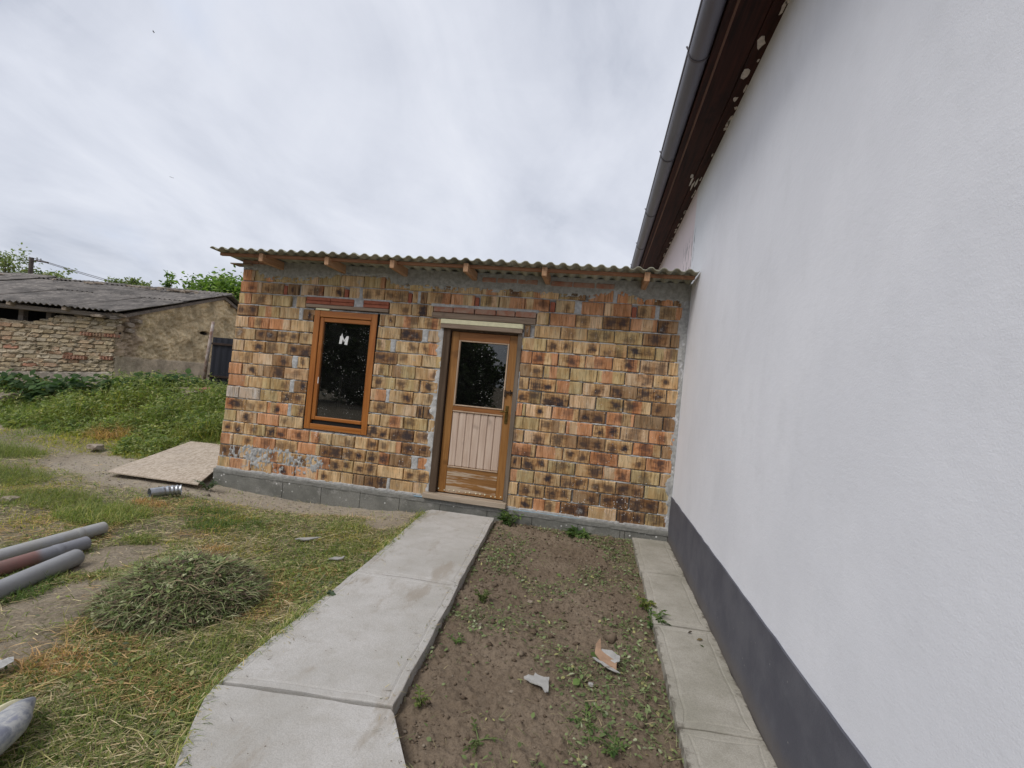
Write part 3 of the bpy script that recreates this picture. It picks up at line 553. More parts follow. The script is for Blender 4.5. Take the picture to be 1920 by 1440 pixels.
# door
door=empty('door',(3.25-OX,0,0)); door.parent=shed
def db(name,mat,x0,x1,y0,y1,z0,z1,bev=.003): return box(name,mat,door,x0-3.25,x1-3.25,y0,y1,z0,z1,bev)
bx('jamb',MT['jamb'],2.785,2.868,-.012,.12,.062,1.984,.004); bx('jamb',MT['greywood'],3.672,3.722,-.016,.12,.062,1.984,.004); bx('jamb_rail',MT['jamb'],2.869,3.671,.02,.12,1.964,1.984,.002)
bx('door_sill',MT['sill'],2.735,3.722,-.075,.12,-.002,.060,.005)
db('stile',MT['door'],2.878,2.972,.030,.07,.072,1.960,.004); db('stile',MT['door'],3.575,3.668,.030,.07,.072,1.960,.004)
db('top_rail',MT['doorx'],2.973,3.574,.031,.07,1.862,1.959,.003); db('lock_rail',MT['doorx'],2.973,3.574,.031,.07,1.040,1.092,.003)
for (a,b,c,d,m) in ((2.973,2.992,1.093,1.861,'bareedge'),(3.556,3.574,1.093,1.861,'bareedge'),(2.9925,3.5555,1.093,1.108,'bareedge'),(2.9925,3.5555,1.846,1.861,'bareedge'),(2.973,3.574,1.022,1.039,'bareedge'),(2.973,3.574,.372,.386,'bareedge')):
    db('glazing_bead',MT[m],a,b,.024,.06,c,d,.004)
db('pane',MT['glassd'],2.988,3.56,.048,.053,1.10,1.855,0)
for i in range(7):
    a=2.973+i*.0859; o=db('plank',MT['plank'],a+.001,a+.0849,.036,.06,.387,1.021,.009)
db('kick_board',MT['kick'],2.973,3.574,.033,.07,.072,.371,.003)
for i in range(13): 
    x=2.90+i*.062+R.uniform(-.012,.012); B().tube([(x-3.25,.036,.098+R.uniform(-.008,.014)),(x-3.25,.027,.098)],[.010,.007],7).make('screw_dab',MT['screw'],door)
hp=B(); hp.box(3.598-3.25,3.632-3.25,.022,.031,.945,1.150); hp.tube([(3.615-3.25,.03,1.085),(3.615-3.25,-.015,1.085)],.010,8); hp.tube([(3.618-3.25,-.012,1.085),(3.58-3.25,-.018,1.083),(3.545-3.25,-.014,1.075)],[.009,.009,.007],8)
hp.tube([(3.615-3.25,.024,.985),(3.615-3.25,.018,.985)],.011,8); hp.make('handle',MT['brass'],door,.001)
lt=B(); lt.box(3.575-3.25,3.69-3.25,.012,.022,1.292,1.318); lt.box(3.568-3.25,3.590-3.25,.010,.020,1.250,1.330); lt.tube([(3.64-3.25,.0,1.27),(3.64-3.25,.0,1.335)],.007,6); lt.make('latch',MT['latch'],door,.001)
# roof of the shed
PW=.13
def sheet(name,mat,nw,length,amp,parent,pitch=PW,ns=8,th=.006,sag=0.):
    nx=nw*ns+1; us=np.arange(nx)/ns; prof=np.sin(us*2*np.pi); prof=np.sign(prof)*np.abs(prof)**.62*amp
    k=9; ys_=np.linspace(0,length,k); V=[]
    for side in (0,1):
        for i in range(nx):
            for y in ys_: V.append((us[i]*pitch,y,prof[i]-side*th+sag*math.sin(y/length*math.pi)))
    F=gridF(nx,k); n=nx*k; F2=F[:,::-1]+n; E=[]
    for i in range(nx-1): E.append((i*k,i*k+n,(i+1)*k+n,(i+1)*k)); E.append((i*k+k-1,(i+1)*k+k-1,(i+1)*k+k-1+n,i*k+k-1+n))
    for j in range(k-1): E.append((j,j+1,j+1+n,j+n)); E.append(((nx-1)*k+j,(nx-1)*k+j+n,(nx-1)*k+j+1+n,(nx-1)*k+j+1))
    V=np.array(V); E=np.array(E); ne=len(V); VE=V[E.ravel()]; E=np.arange(len(VE)).reshape(-1,4)+ne
    return mesh(name,np.concatenate([V,VE]),np.concatenate([F,F2,E]),mat,smooth=True)
sm=sheet('roof_sheet',MT['shedroof'],8,4.25,.0145,shed,ns=12,th=.007)
for i in range(6):
    o=link('roof_sheet',sm,shed); o.location=(-.045+i*7*PW-OX,-.455+R.uniform(-.008,.008),2.683+(.004 if i%2 else 0)-(.006 if i==5 else 0)); o.rotation_euler=(-.035,0,0)
    if i==5: o.scale=((5.49-5*7*PW+.045)/(8*PW),1,1)
bx('eave_batten',MT['batten'],.0,5.47,-.345,-.305,2.622,2.656,.003)
for x in (.60,1.445,2.25,3.10,3.955,5.00):
    o=bx('rafter',MT['rafter'],x-.027,x+.027,-.405+R.uniform(-.012,.012),3.5,2.560,2.655,.004); 
# ------------------------------------------------------------------ white house
hs=empty('white_house',(7.5,0,0),label='tall white rendered house wall with grey plinth, dark soffit and gutter',cat='house')
def hb(name,mat,x0,x1,y0,y1,z0,z1,bev=0): return box(name,mat,hs,x0-7.5,x1-7.5,y0,y1,z0,z1,bev)
hb('wall',MT['white'],5.5,12.5,-9,9.5,-.2,3.765); b=B(); py=np.arange(-9.02,9.6,.12); pz=[.364+R.uniform(-.0035,.0035) for _ in py]; n=len(py); v=[(5.49-7.5,y,-.3) for y in py]+[(5.49-7.5,y,z) for y,z in zip(py,pz)]+[(5.52-7.5,y,z) for y,z in zip(py,pz)]
b.add(v,[(i,i+1,n+i+1,n+i) for i in range(n-1)]+[(n+i,n+i+1,2*n+i+1,2*n+i) for i in range(n-1)]); b.make('plinth',MT['plinth'],hs)
hb('soffit_board',MT['soffit'],5.205,5.408,-9.2,9.7,3.768,3.79,.002); hb('soffit_board',MT['soffit'],5.412,5.56,-9.2,9.7,3.766,3.79,.002)
hb('fascia',MT['soffit'],5.156,5.203,-9.2,9.7,3.745,3.95,.002); hb('edge_batten',MT['copper'],5.2045,5.222,-9.2,9.7,3.750,3.767,.002)
g=B(); n=14; r1,r2=.070,.066; gc=(5.085,3.80); pts=[]
an=[math.pi+math.pi*i/n for i in range(n+1)]
out=[(gc[0]+r1*math.cos(a)-7.5,gc[1]+r1*math.sin(a)) for a in an]; inn=[(gc[0]+r2*math.cos(a)-7.5,gc[1]+r2*math.sin(a)) for a in an]
ring=out+inn[::-1]; m=len(ring); v=[(x,-9.2,z) for x,z in ring]+[(x,9.7,z) for x,z in ring]
g.add(v,[(i,(i+1)%m,m+(i+1)%m,m+i) for i in range(m)]); g.tube([(gc[0]-r1-7.5,-9.2,3.803),(gc[0]-r1-7.5,9.7,3.803)],.009,8)
g.make('gutter',MT['gutter'],hs,smooth=True)
for y in (-7.8,-6.35,-4.9,-3.45,-1.94,-.5,.98,2.39,3.66,5.1,6.5):
    b=B(); r3=.075; pr=[(gc[0]+r3*math.cos(a)-7.5,y,gc[1]+r3*math.sin(a)) for a in [math.pi*.93+math.pi*1.07*i/12 for i in range(13)]]
    for p_,q_ in zip(pr,pr[1:]):
        p_=Vector(p_);q_=Vector(q_); c0=Vector((gc[0]-7.5,y,gc[1])); 
        a1=(p_-c0)*.95+c0;a2=(q_-c0)*.95+c0; w=Vector((0,.009,0))
        b.add([p_-w,q_-w,a2-w,a1-w,p_+w,q_+w,a2+w,a1+w],[(0,1,2,3),(7,6,5,4),(0,4,5,1),(1,5,6,2),(2,6,7,3),(3,7,4,0)])
    b.tube([pr[0],(pr[0][0]-.012,y,pr[0][2]+.022)],.006,6)
    b.make('gutter_bracket',MT['gutterd'],hs)
rs=B(); rs.add([(5.12-7.5,-9.3,3.90),(9.-7.5,-9.3,6.1),(9.-7.5,9.8,6.1),(5.12-7.5,9.8,3.90),(5.12-7.5,-9.3,3.96),(9.-7.5,-9.3,6.16),(9.-7.5,9.8,6.16),(5.12-7.5,9.8,3.96)],[(0,3,2,1),(4,5,6,7),(0,1,5,4),(1,2,6,5),(2,3,7,6),(3,0,4,7)])
rs.add([(12.9-7.5,-9.3,3.90),(9.-7.5,-9.3,6.1),(9.-7.5,9.8,6.1),(12.9-7.5,9.8,3.90),(12.9-7.5,-9.3,3.96),(9.-7.5,-9.3,6.16),(9.-7.5,9.8,6.16),(12.9-7.5,9.8,3.96)],[(0,1,2,3),(4,7,6,5),(0,4,5,1),(1,5,6,2),(2,6,7,3),(3,7,4,0)])
rs.make('roof',MT['redbrick'],hs)
gb=B(); 
for y in (-9.,9.5): gb.add([(5.5-7.5,y-.01,3.765),(12.5-7.5,y-.01,3.765),(9-7.5,y-.01,6.08),(5.5-7.5,y+.01,3.765),(12.5-7.5,y+.01,3.765),(9-7.5,y+.01,6.08)],[(0,1,2),(5,4,3),(0,3,4,1),(1,4,5,2),(2,5,3,0)])
gb.make('gable',MT['white'],hs)
MT['splash']=m_simple('wall_paint_splash',(.62,.56,.52),.8,.3,30,.2,.001)
# splashes of wall paint on the soffit boards
def splash(x,y,w,l,n=9):
    v=[]; sp=B(); 
    for i in range(n):
        a=2*math.pi*i/n; r=R.uniform(.55,1.1); v.append((x+w*r*math.cos(a)-7.5,y+l*r*math.sin(a),3.7645))
    v2=[(q[0],q[1],3.7675) for q in v]; sp.add(v+v2,[tuple(range(n)),tuple(range(2*n-1,n-1,-1))]+[(i,(i+1)%n,n+(i+1)%n,n+i) for i in range(n)]); sp.make('paint_splash',MT['splash'],hs)
y=-3.2
while y<6:
    y+=R.choice([R.uniform(.02,.1),R.uniform(.1,.5)]); splash(5.492-R.uniform(0,.012),y,R.uniform(.006,.02),R.uniform(.02,.08))
for (x,y,w,l) in ((5.44,-1.75,.035,.06),(5.455,-1.45,.02,.04),(5.45,-2.05,.03,.08),(5.40,.02,.012,.16),(5.43,.12,.012,.13),(5.455,.05,.012,.12),(5.38,-.12,.02,.05)): splash(x,y,w,l)
# ------------------------------------------------------------------ old barn
AX=math.atan2(.175,.985)
barn=empty('old_barn',(-4.97,2.57,0),AX,label='dilapidated brick and mud barn with a sagging grey corrugated roof',cat='barn')
def bb(name,mat,x0,x1,y0,y1,z0,z1,bev=.0): return box(name,mat,barn,x0,x1,y0,y1,z0,z1,bev)
def relief(name,P0,eu,ev_fn,nu,nv,nrm,hfn,cfn,mat):
    pass
# front plinth (rough render)
nx,nz=170,40; t=np.linspace(-8,0.02,nx)[:,None]; s=np.linspace(0,1,nz)[None,:]; top=.92+.087*np.maximum(t,-3)
Z=.0+s*(top-.0); Yp=.10-.03*(fbm(t*3,Z*3,61)-.5)-.012*(fbm(t*12,Z*12,62)-.5)+.04*(s>.985)
c=np.ones((nx,nz,3))*np.array([.42,.37,.31])*(.75+.5*fbm(t*2,Z*2,63))[...,None]
link('plinth',mesh('plinth',np.stack([t+0*s,Yp,Z],-1).reshape(-1,3),gridF(nx,nz),MT['adobe'],c.reshape(-1,3),True),barn)
OB=[]
def rough_brick(k):
    r=random.Random(k); V=[]; 
    for y,sc in ((0,.90),(.18,1.),(1,1.)):
        for a in range(10):
            t=a/10*4; side=int(t); f=t-side; c=[(-1,-1),(1,-1),(1,1),(-1,1),(-1,-1)]
            x=c[side][0]*(1-f)+c[side+1][0]*f; z=c[side][1]*(1-f)+c[side+1][1]*f
            V.append((x*.5*(sc if abs(z)>.99 or 1 else 1)+r.uniform(-.03,.03),y+r.uniform(-.08,.08)*(y<.5),z*.5*sc+r.uniform(-.05,.05)))
    F=[tuple(range(10))]
    for q in range(2):
        for a in range(10): F.append((q*10+a,q*10+10+a,q*10+10+(a+1)%10,q*10+(a+1)%10))
    me=bpy.data.meshes.new('brick'); me.from_pydata(V,[],F); me.update(); me.materials.append(MT['oldbrick'])
    return me
OB=[rough_brick(i+40) for i in range(8)]
def perf():
    b=B(); b.box(-.5,.5,.35,1,-.5,.5)
    xs_=[-.5,-.4,-.2,-.12,.12,.2,.4,.5]
    for a,c in ((-.5,-.40),(-.20,-.10),(.10,.20),(.40,.5)): b.box(a,c,0,.349,-.5,.5)
    for a,c in ((-.5,-.38),(-.10,.10),(.38,.5)): b.box(-.399,.399,.02,.348,a,c)
    me=bpy.data.meshes.new('hollow_brick'); me.from_pydata(b.v,[],b.f); me.update(); me.materials.append(MT['oldbrick']); return me
PB=perf()
cols=[(.44,.35,.22),(.46,.375,.245),(.42,.31,.20),(.41,.265,.17),(.38,.185,.12),(.48,.41,.30)]
perfs={(9,-.62),(9,-.38),(9,-.16),(3,-.95),(3,-.66),(3,-.20)}
for k in range(14):
    x=0.03-R.uniform(0,.04); 
    while x>-2.75:
        Lb=R.choice([.27,.28,.29,.3,.14,.2,.25])*R.uniform(.9,1.08)
        pf=any(pk==k and abs((x-.115)-px)<.13 for pk,px in perfs)
        if pf: Lb=.23
        xc=x-Lb/2; base=.92+.087*xc; topz=1.975; pz=(topz-base)/14; z=base+(k+.5)*pz
        if not ((k>=12 and xc<-1.25) or (k>=11 and xc<-1.6) or (k==13 and xc<-.75)):
            o=bpy.data.objects.new('brick' if not pf else 'hollow_brick',PB if pf else R.choice(OB)); COL.objects.link(o); o.parent=barn
            o.location=(xc,(.10 if not pf else .055)+R.uniform(-.018,.018),z+R.uniform(-.006,.006)); o.scale=(Lb-.014,.13,pz*R.uniform(.78,.88)); o.rotation_euler=(R.uniform(-.03,.03),R.uniform(-.018,.018),R.uniform(-.03,.03))
            w=[6,6,4,2.5,.8,5] if not pf else [0,0,1,2,2,0]
            cc=R.choices(cols,w)[0]; kk=R.uniform(.8,1.12); o['tone_a']=tuple(float(q*kk) for q in cc)
        x-=Lb
# slobbered mortar between those bricks
nx,nz=230,110; t=np.linspace(-8,0.02,nx)[:,None]
t=np.concatenate([np.linspace(-8,-3,20),np.linspace(-2.95,.02,210)])[:,None]; s=np.linspace(0,1,nz)[None,:]
bt=.92+.087*np.maximum(t,-3); tp=np.where(t<-1.55,1.79,np.where(t<-1.25,1.86,1.97))
Z=bt-.02+s*(tp-bt+.01); n1=fbm(t*9,Z*22,71); Yp=.125-.052*ss((n1-.47)*3)-.02*(fbm(t*25,Z*25,72)-.5)+.05*(s>.99)
c=np.ones((len(t),nz,3))*np.array([.43,.36,.255])*(.7+.55*fbm(t*6,Z*9,73))[...,None]
link('mortar',mesh('mortar',np.stack([t+0*s,Yp,Z],-1).reshape(-1,3),gridF(len(t),nz),MT['adobe'],c.reshape(-1,3),True),barn)
bb('wall_core',MT['dark'],-8,-.01,.16,.3,0,1.78)
# gable wall of mud
RZ=lambda y: np.where(y<3.4,2.02+(y/3.4)*1.05,3.07-((y-3.4)/3.4)*1.05)
ny_,nz_=240,120; t=np.linspace(0.1,6.8,ny_)[:,None]; s=np.linspace(0,1,nz_)[None,:]
Z=0+s*(RZ(t)-.0); pl=ss((Z-1.22-.03*(fbm(t*3,Z*3,81)-.5))/.03)
n1=fbm(t*4,Z*5,82,5); n2=fbm(t*14,Z*20,83,4)
Xp=.02+.02*(1-pl)+pl*(.16*(n1-.5)+.10*(n2-.5))+.012*(n2-.5)
hole=((t-2.83)/.17)**2+((Z-2.0)/.045)**2+1.2*(n1-.5); Xp=Xp-.16*ss((1.3-hole)*1.5)
c0=np.array([.70,.56,.345]); c1=np.array([.42,.32,.22]); c2=np.array([.52,.43,.31])
k=ss((.75-t+.5*(n1-.5))/.2)[...,None]; c=(c0*(1-k)+c1*k)*(.7+.6*n1)[...,None]; pk=(1-pl)[...,None]; c=c*(1-pk)+pk*c2*(.8+.4*n1)[...,None]
hk=ss((1.35-hole)*2)[...,None]; c=c*(1-hk)+hk*np.array([.02,.016,.012])  # the hole's inner shade is coloured near-black into the wall
link('mud_gable_wall',mesh('mud_gable_wall',np.stack([Xp+0*t,t+0*s,Z],-1).reshape(-1,3),gridF(ny_,nz_),MT['adobe'],c.reshape(-1,3),True),barn)
bb('corner_post',MT['beam'],-.16,-.04,.22,.34,0,2.0); bb('back_wall',MT['dark'],-8,0,6.5,6.7,0,2.02); bb('side_wall',MT['dark'],-8.1,-8,.2,6.5,0,2.1); bb('inner_partition',MT['dark'],-7.99,-.05,2.9,3.0,0,2.80)
for x in (-2.12,-1.55,-.95): bb('post',MT['beam'],x-.05,x+.05,.28,.38,1.5,2.0)
o=bb('eave_beam',MT['beam'],-8,-.02,.0,.12,1.985,2.075,.01)
for x in (-.9,-2.0,-3.1): bb('beam_end',MT['sill'],x-.045,x+.045,-.10,.4,2.045,2.115,.006)
for (y0,z0,y1,z1) in ((-.05,2.03,1.7,2.56),(1.6,2.53,3.4,3.06),(3.4,3.06,6.8,2.02)):
    b=B(); b.add([(-.02,y0,z0-.07),(.10,y0,z0-.07),(.10,y1,z1-.07),(-.02,y1,z1-.07),(-.02,y0,z0),(.10,y0,z0),(.10,y1,z1),(-.02,y1,z1)],[(0,3,2,1),(4,5,6,7),(0,1,5,4),(1,2,6,5),(2,3,7,6),(3,0,4,7)]); b.make('verge_board',MT['beam'],barn)
bs=sheet('roof_sheet',MT['barnroof'],9,2.0,.017,barn,pitch=.118,ns=6); sl_=math.atan2(1.0,3.55)
for i in range(8):
    for j in range(2):
        o=link('roof_sheet',bs,barn); y0=-.14+j*1.78; z0=2.125+(y0+.14)*math.tan(sl_)
        o.location=(.14-(i+1)*.98+R.uniform(-.02,.02),y0+R.uniform(-.05,.05),z0+.012*j+(.008 if i%2 else 0)+R.uniform(-.008,.008)+(-.03 if i in(3,4) and j else 0)); o.rotation_euler=(sl_+R.uniform(-.012,.012),R.uniform(-.006,.006),R.uniform(-.012,.012))
        o=link('roof_sheet',bs,barn); y0=3.45+j*1.78; o.location=(.14-(i+1)*.98+R.uniform(-.02,.02),y0,3.13-(y0-3.45)*math.tan(sl_)); o.rotation_euler=(-sl_,0,0)
cap=sheet('ridge_sheet',MT['barnroof'],9,.42,.017,barn,pitch=.118,ns=6)
for i in range(8):
    o=link('ridge_sheet',cap,barn); o.location=(.18-(i+1)*.98,3.12,3.07+R.uniform(-.01,.01)); o.rotation_euler=(.16,0,R.uniform(-.02,.02))
# loose stones on the corner of the eave and along the ridge
def lump(s,k,sq=.6):
    r=random.Random(k); bm=bmesh.new(); bmesh.ops.create_icosphere(bm,subdivisions=2,radius=1)
    for v in bm.verts:
        p=v.co; p=Vector((max(-.72,min(.72,p.x)),max(-.66,min(.66,p.y)),max(-.6,min(.6,p.z)))); v.co=Vector((p.x*s[0],p.y*s[1],p.z*s[2]))*(1+r.uniform(-.09,.09))
    me=bpy.data.meshes.new('stone'); bm.to_mesh(me); bm.free(); return me
for i,(x,y,z,s) in enumerate([(-.28,.02,2.0,(.2,.14,.05)),(-.02,.1,2.06,(.22,.14,.05)),(.03,.55,2.0,(.12,.16,.07)),(-.05,.3,2.09,(.16,.12,.045)),(-.75,.14,1.99,(.16,.08,.05)),(.02,.38,1.9,(.1,.12,.08)),(.02,.4,1.78,(.1,.12,.07))]):
    me=lump(s,i+5); me.materials.append(MT['stone']); o=link('loose_stone',me,barn); o.location=(x,y,z); o.rotation_euler=(0,0,R.uniform(-.3,.3))
for i in range(26):
    me=lump((R.uniform(.06,.15),R.uniform(.04,.09),.03),i+60); me.materials.append(MT['stone']); o=link('loose_stone',me,barn); x=-R.choice([R.uniform(.4,1.6),R.uniform(.6,5.5)]); o.location=(x,3.05-R.uniform(0,.35),3.06-R.uniform(0,.06)); o.rotation_euler=(.2,0,R.uniform(-1,1))
# blue canister on the barn wall
b=B(); b.tube([(0,0,0),(0,0,.11),(0,0,.13)],[.09,.09,.05],14); o=b.make('blue_canister',m_simple('blue_plastic',(.03,.07,.17),.5),None,smooth=False); o.location=(-6.15,2.60,1.83); setp(o,'small blue canister standing in the gap under the barn eave','canister')
# sheet metal gate and leaning pole between barn and shed
gate=empty('metal_gate',(-3.37,3.36,0),.14,label='dark blue ribbed sheet metal gate between the barn and the shed',cat='gate')
gm=sheet('ribbed_panel',MT['steel'],12,1.32,.010,gate,pitch=.135,ns=8,th=.0015)
for i in range(2):
    o=link('ribbed_panel',gm,gate); o.rotation_euler=(math.pi/2,0,0); o.location=(0+i*1.6,0,.50)
for z in (.98,1.66): box('rail',MT['rust'],gate,-.02,3.2,-.035,-.013,z,z+.045,.003)
o=B().tube([(0,0,-.75),(.03,0,0),(.10,-.02,.72)],[.035,.033,.028],9).make('leaning_pole',MT['pole'],None,smooth=True); o.location=(-3.30,3.15,1.40); o.rotation_euler=(.02,.03,0); setp(o,'flaking white pole leaning beside the dark metal gate','pole')
# ------------------------------------------------------------------ vegetation helpers
class Cloud:
    def __init__(s): s.V=[];s.F=[];s.C=[];s.n=0
    def add(s,V,F,C):
        s.V.append(V.reshape(-1,3)); s.F.append(F.reshape(-1,3)+s.n); s.C.append(C.reshape(-1,3)); s.n+=V.reshape(-1,3).shape[0]
    def obj(s,name,mat,parent=None):
        return link(name,mesh(name,np.concatenate(s.V),np.concatenate(s.F),mat,np.concatenate(s.C)),parent)
def blades(cl,P,L,Wd,az,lean,curl,col,var=.25):
    n=len(P); d=np.stack([np.cos(az)*np.cos(lean),np.sin(az)*np.cos(lean),np.sin(lean)],1); d2=d.copy(); d2[:,2]-=curl; d2/=np.linalg.norm(d2,axis=1)[:,None]
    sd=np.stack([-np.sin(az),np.cos(az),rng.normal(0,.35,n)],1); w=(Wd/2)[:,None]*sd
    p1=P+d*(L*.5)[:,None]; p2=p1+d2*(L*.5)[:,None]
    V=np.stack([P-w,P+w,p1-w*.8,p1+w*.8,p2],1); base=(np.arange(n)*5)[:,None]
    F=np.concatenate([base+np.array(q)[None,:] for q in ((0,1,3),(0,3,2),(2,3,4))],0)
    c=col*(1+var*rng.uniform(-1,1,(n,1))); C=np.repeat(c[:,None,:],5,1); cl.add(V,F,C)
def leaves(cl,P,L,Wd,nrm,az,col,var=.25,fold=.15):
    n=len(P); nrm=nrm/np.linalg.norm(nrm,axis=1)[:,None]
    a=np.stack([np.cos(az),np.sin(az),rng.normal(0,.3,n)],1); a-=nrm*(a*nrm).sum(1)[:,None]; a/=np.linalg.norm(a,axis=1)[:,None]; b=np.cross(nrm,a)
    l=L[:,None];w=Wd[:,None]
    V=np.stack([P,P+a*l*.35+b*w*.5+nrm*w*fold,P+a*l*.7+b*w*.38+nrm*w*fold,P+a*l,P+a*l*.7-b*w*.38+nrm*w*fold,P+a*l*.35-b*w*.5+nrm*w*fold],1)
    base=(np.arange(n)*6)[:,None]; F=np.concatenate([base+np.array(q)[None,:] for q in ((0,1,5),(1,2,5),(2,4,5),(2,3,4))],0)
    c=col*(1+var*rng.uniform(-1,1,(n,1))); cl.add(V,F,np.repeat(c[:,None,:],6,1))
def pick(cols,w,n):
    cols=np.array(cols); w=np.array(w,float); return cols[rng.choice(len(cols),n,p=w/w.sum())]
GREEN=[(.21,.265,.078),(.28,.33,.10),(.15,.21,.062),(.36,.37,.125),(.44,.42,.16)]
WEED=[(.21,.27,.095),(.29,.34,.125),(.145,.20,.075),(.38,.40,.16),(.45,.44,.20)]
STRAW=[(.58,.47,.27),(.66,.56,.35),(.46,.34,.19),(.46,.40,.24),(.34,.26,.165)]
# bare patches (world ellipses): 0 = nothing grows
def bare(x,y):
    m=np.zeros_like(x)
    for cx_,cy_,rx,ry in ((.9,-.25,1.25,.42),(2.0,-.15,.8,.34),(-.6,-.55,.75,.28),(-1.75,-.1,.75,.45),(1.62,-3.05,.30,.42),(1.22,-2.35,.24,.36),(1.9,-3.45,.16,.22),(2.55,-.6,.25,.3),(-.2,0.2,.5,.6)):
        d=((x-cx_)/rx)**2+((y-cy_)/ry)**2; m=np.maximum(m,1-ss((d-.55)/.9))
    return m
def scatter(n,rmin=1.4,rmax=11,a0=-80,a1=24):
    # spread over the yard, thinning with distance from the path end so blades keep a readable size
    r=np.exp(rng.uniform(np.log(rmin),np.log(rmax),n)); a=np.radians(rng.uniform(a0,a1,n))
    x=CAM[0]+r*np.sin(a); y=CAM[1]+r*np.cos(a)
    ok=(x<pL(y)-.004)&(y>-5.6)&(y<3.2)&(x>-9)&~((x>-.1)&(y>-.05))&~((y>2.2)&(x<-4.3))&~((y>3.0)&(x<-2.2))
    inb=((x>-1.5)&(x<.05)&(y>-.52)&(y<1.15)&(x>-1.14-(y+.5)*.2)&(x<.04-(y+.5)*.68)); ok&=~inb
    return x[ok],y[ok]
def z3(x,y,dz=0.): return np.stack([x,y,ghn(x,y)+dz],1)
grass=Cloud(); straw=Cloud(); herb=Cloud()
# lush green sward
x,y=scatter(620000); b=bare(x,y); f=fbm(x*1.5,y*1.5,91); f2=fbm(x*5,y*5,92); far=ss((y-.1)/.8)
k=rng.random(len(x))<np.clip((.27+1.7*(f-.40)+.6*(f2-.5)+.4*far+.5*ss((-x-2.3)/.5))*(1-b)+.01,0,1); x=x[k];y=y[k];n=len(x); far=ss((y-.1)/.8)
yel=fbm(x*1.1,y*1.1,95); c=pick(GREEN,[4,4,3,2,1],n); c=c*(1-.0*far[:,None]); c=np.where((yel>.60)[:,None],c*np.array([1.5,1.22,.9]),c)
blades(grass,z3(x,y),rng.uniform(.03,.085,n)*(1+1.1*far),rng.uniform(.003,.0065,n)*(1+.5*far),rng.uniform(0,6.28,n),rng.uniform(.05,1.15,n),rng.uniform(.1,.9,n),c)
# flattened mown straw and cuttings
x,y=scatter(420000,1.4,9); b=bare(x,y); f=fbm(x*1.8,y*1.8,101); f2=fbm(x*6,y*6,102)
k=rng.random(len(x))<np.clip((.66+1.6*(f-.45)+.7*(f2-.5))*(1-.93*b)*(1-.7*ss((y-.5)/.8)),0.004,1); x=x[k];y=y[k];n=len(x)
tuft=fbm(x*2.3,y*2.3,103); c=pick(STRAW+[(.15,.155,.06),(.11,.125,.05)],[3,3,2,3,2,5,4],n); c=np.where((tuft>.62)[:,None],c*np.array([1.05,.86,.70]),c)
az=rng.normal(.55,.8,n)+np.where(rng.random(n)<.5,np.pi,0)
blades(straw,z3(x,y,.004)+np.stack([0*x,0*x,rng.uniform(0,.018,n)],1),rng.uniform(.03,.12,n),rng.uniform(.002,.0045,n),az,rng.uniform(-.08,.28,n),rng.uniform(0,.25,n),c)
# long pale stems lying here and there
x,y=scatter(1500,1.5,7); k=bare(x,y)<.6; x=x[k];y=y[k]; n=len(x)
blades(straw,z3(x,y,.02),rng.uniform(.12,.32,n),rng.uniform(.003,.005,n),rng.normal(.5,.9,n),rng.uniform(0,.2,n),rng.uniform(.05,.2,n),pick([(.45,.40,.18),(.36,.36,.13),(.48,.40,.25)],[1,1,1],n))
# small broad leaves
x,y=scatter(110000,1.4,8); b=bare(x,y); f=fbm(x*2.1,y*2.1,111); k=rng.random(len(x))<np.clip(.22+1.8*(f-.48),0.02,1)*(1-.92*b); x=x[k];y=y[k];n=len(x)
leaves(herb,z3(x,y,.006)+np.stack([0*x,0*x,rng.uniform(0,.03,n)],1),rng.uniform(.012,.038,n),rng.uniform(.008,.022,n),np.stack([rng.normal(0,.5,n),rng.normal(0,.5,n),np.ones(n)],1),rng.uniform(0,6.28,n),pick(WEED+[(.14,.17,.10)],[3,4,2,2,1,2],n))
# taller matted weeds beyond the dirt band, up to the barn
def weedpatch(cl,n0,x0,x1,y0,y1,hfn,lv,cols,w,size=1.):
    x=rng.uniform(x0,x1,n0); y=rng.uniform(y0,y1,n0); H=hfn(x,y); k=H>.04; x=x[k];y=y[k];H=H[k]; P=z3(x,y)
    n=len(x); dx=rng.normal(0,.22,n);dy=rng.normal(0,.22,n)
    cc=pick(cols,w,n)
    for j in range(lv):
        t=(j+1)/lv*rng.uniform(.85,1.05,n); q=P+np.stack([dx*H*t,dy*H*t,H*t],1)+rng.normal(0,.018,(n,3))
        m=rng.integers(0,2)+2
        for _ in range(m):
            leaves(cl,q,rng.uniform(.04,.085,n)*size,rng.uniform(.014,.032,n)*size,np.stack([rng.normal(0,.6,n),rng.normal(0,.6,n),np.ones(n)],1),rng.uniform(0,6.28,n),cc)
    blades(cl,P,H*1.0,np.full(n,.006),np.arctan2(dy,dx),np.full(n,1.35),np.full(n,.1),cc*.9,.1)
wl=Cloud()
def H1(x,y):
    g=ss((y-(.10+.5*ss((-x-1.9)/.8)+.35*(fbm(x*2,y*2,120)-.5)))/.9)
    h=(.12+.32*ss((y-.8)/1.8)+.75*(fbm(x*2.2,y*2.2,121)-.45))*g
    cut=((x>-.12)|((y>2.25+(x+4.97)*.17)&(x<-4.7))|((y>3.25)&(x<-2.6))|((x>-2.55)&(y>3.6)))
    inb=((x>-1.75)&(x<.1)&(y<1.25)&(x>-1.3-(y+.5)*.25)); return np.where(cut|inb,0,np.clip(h,0,.55))
weedpatch(wl,8000,-7.5,-.1,.0,3.7,H1,5,WEED,[4,4,3,2,1])
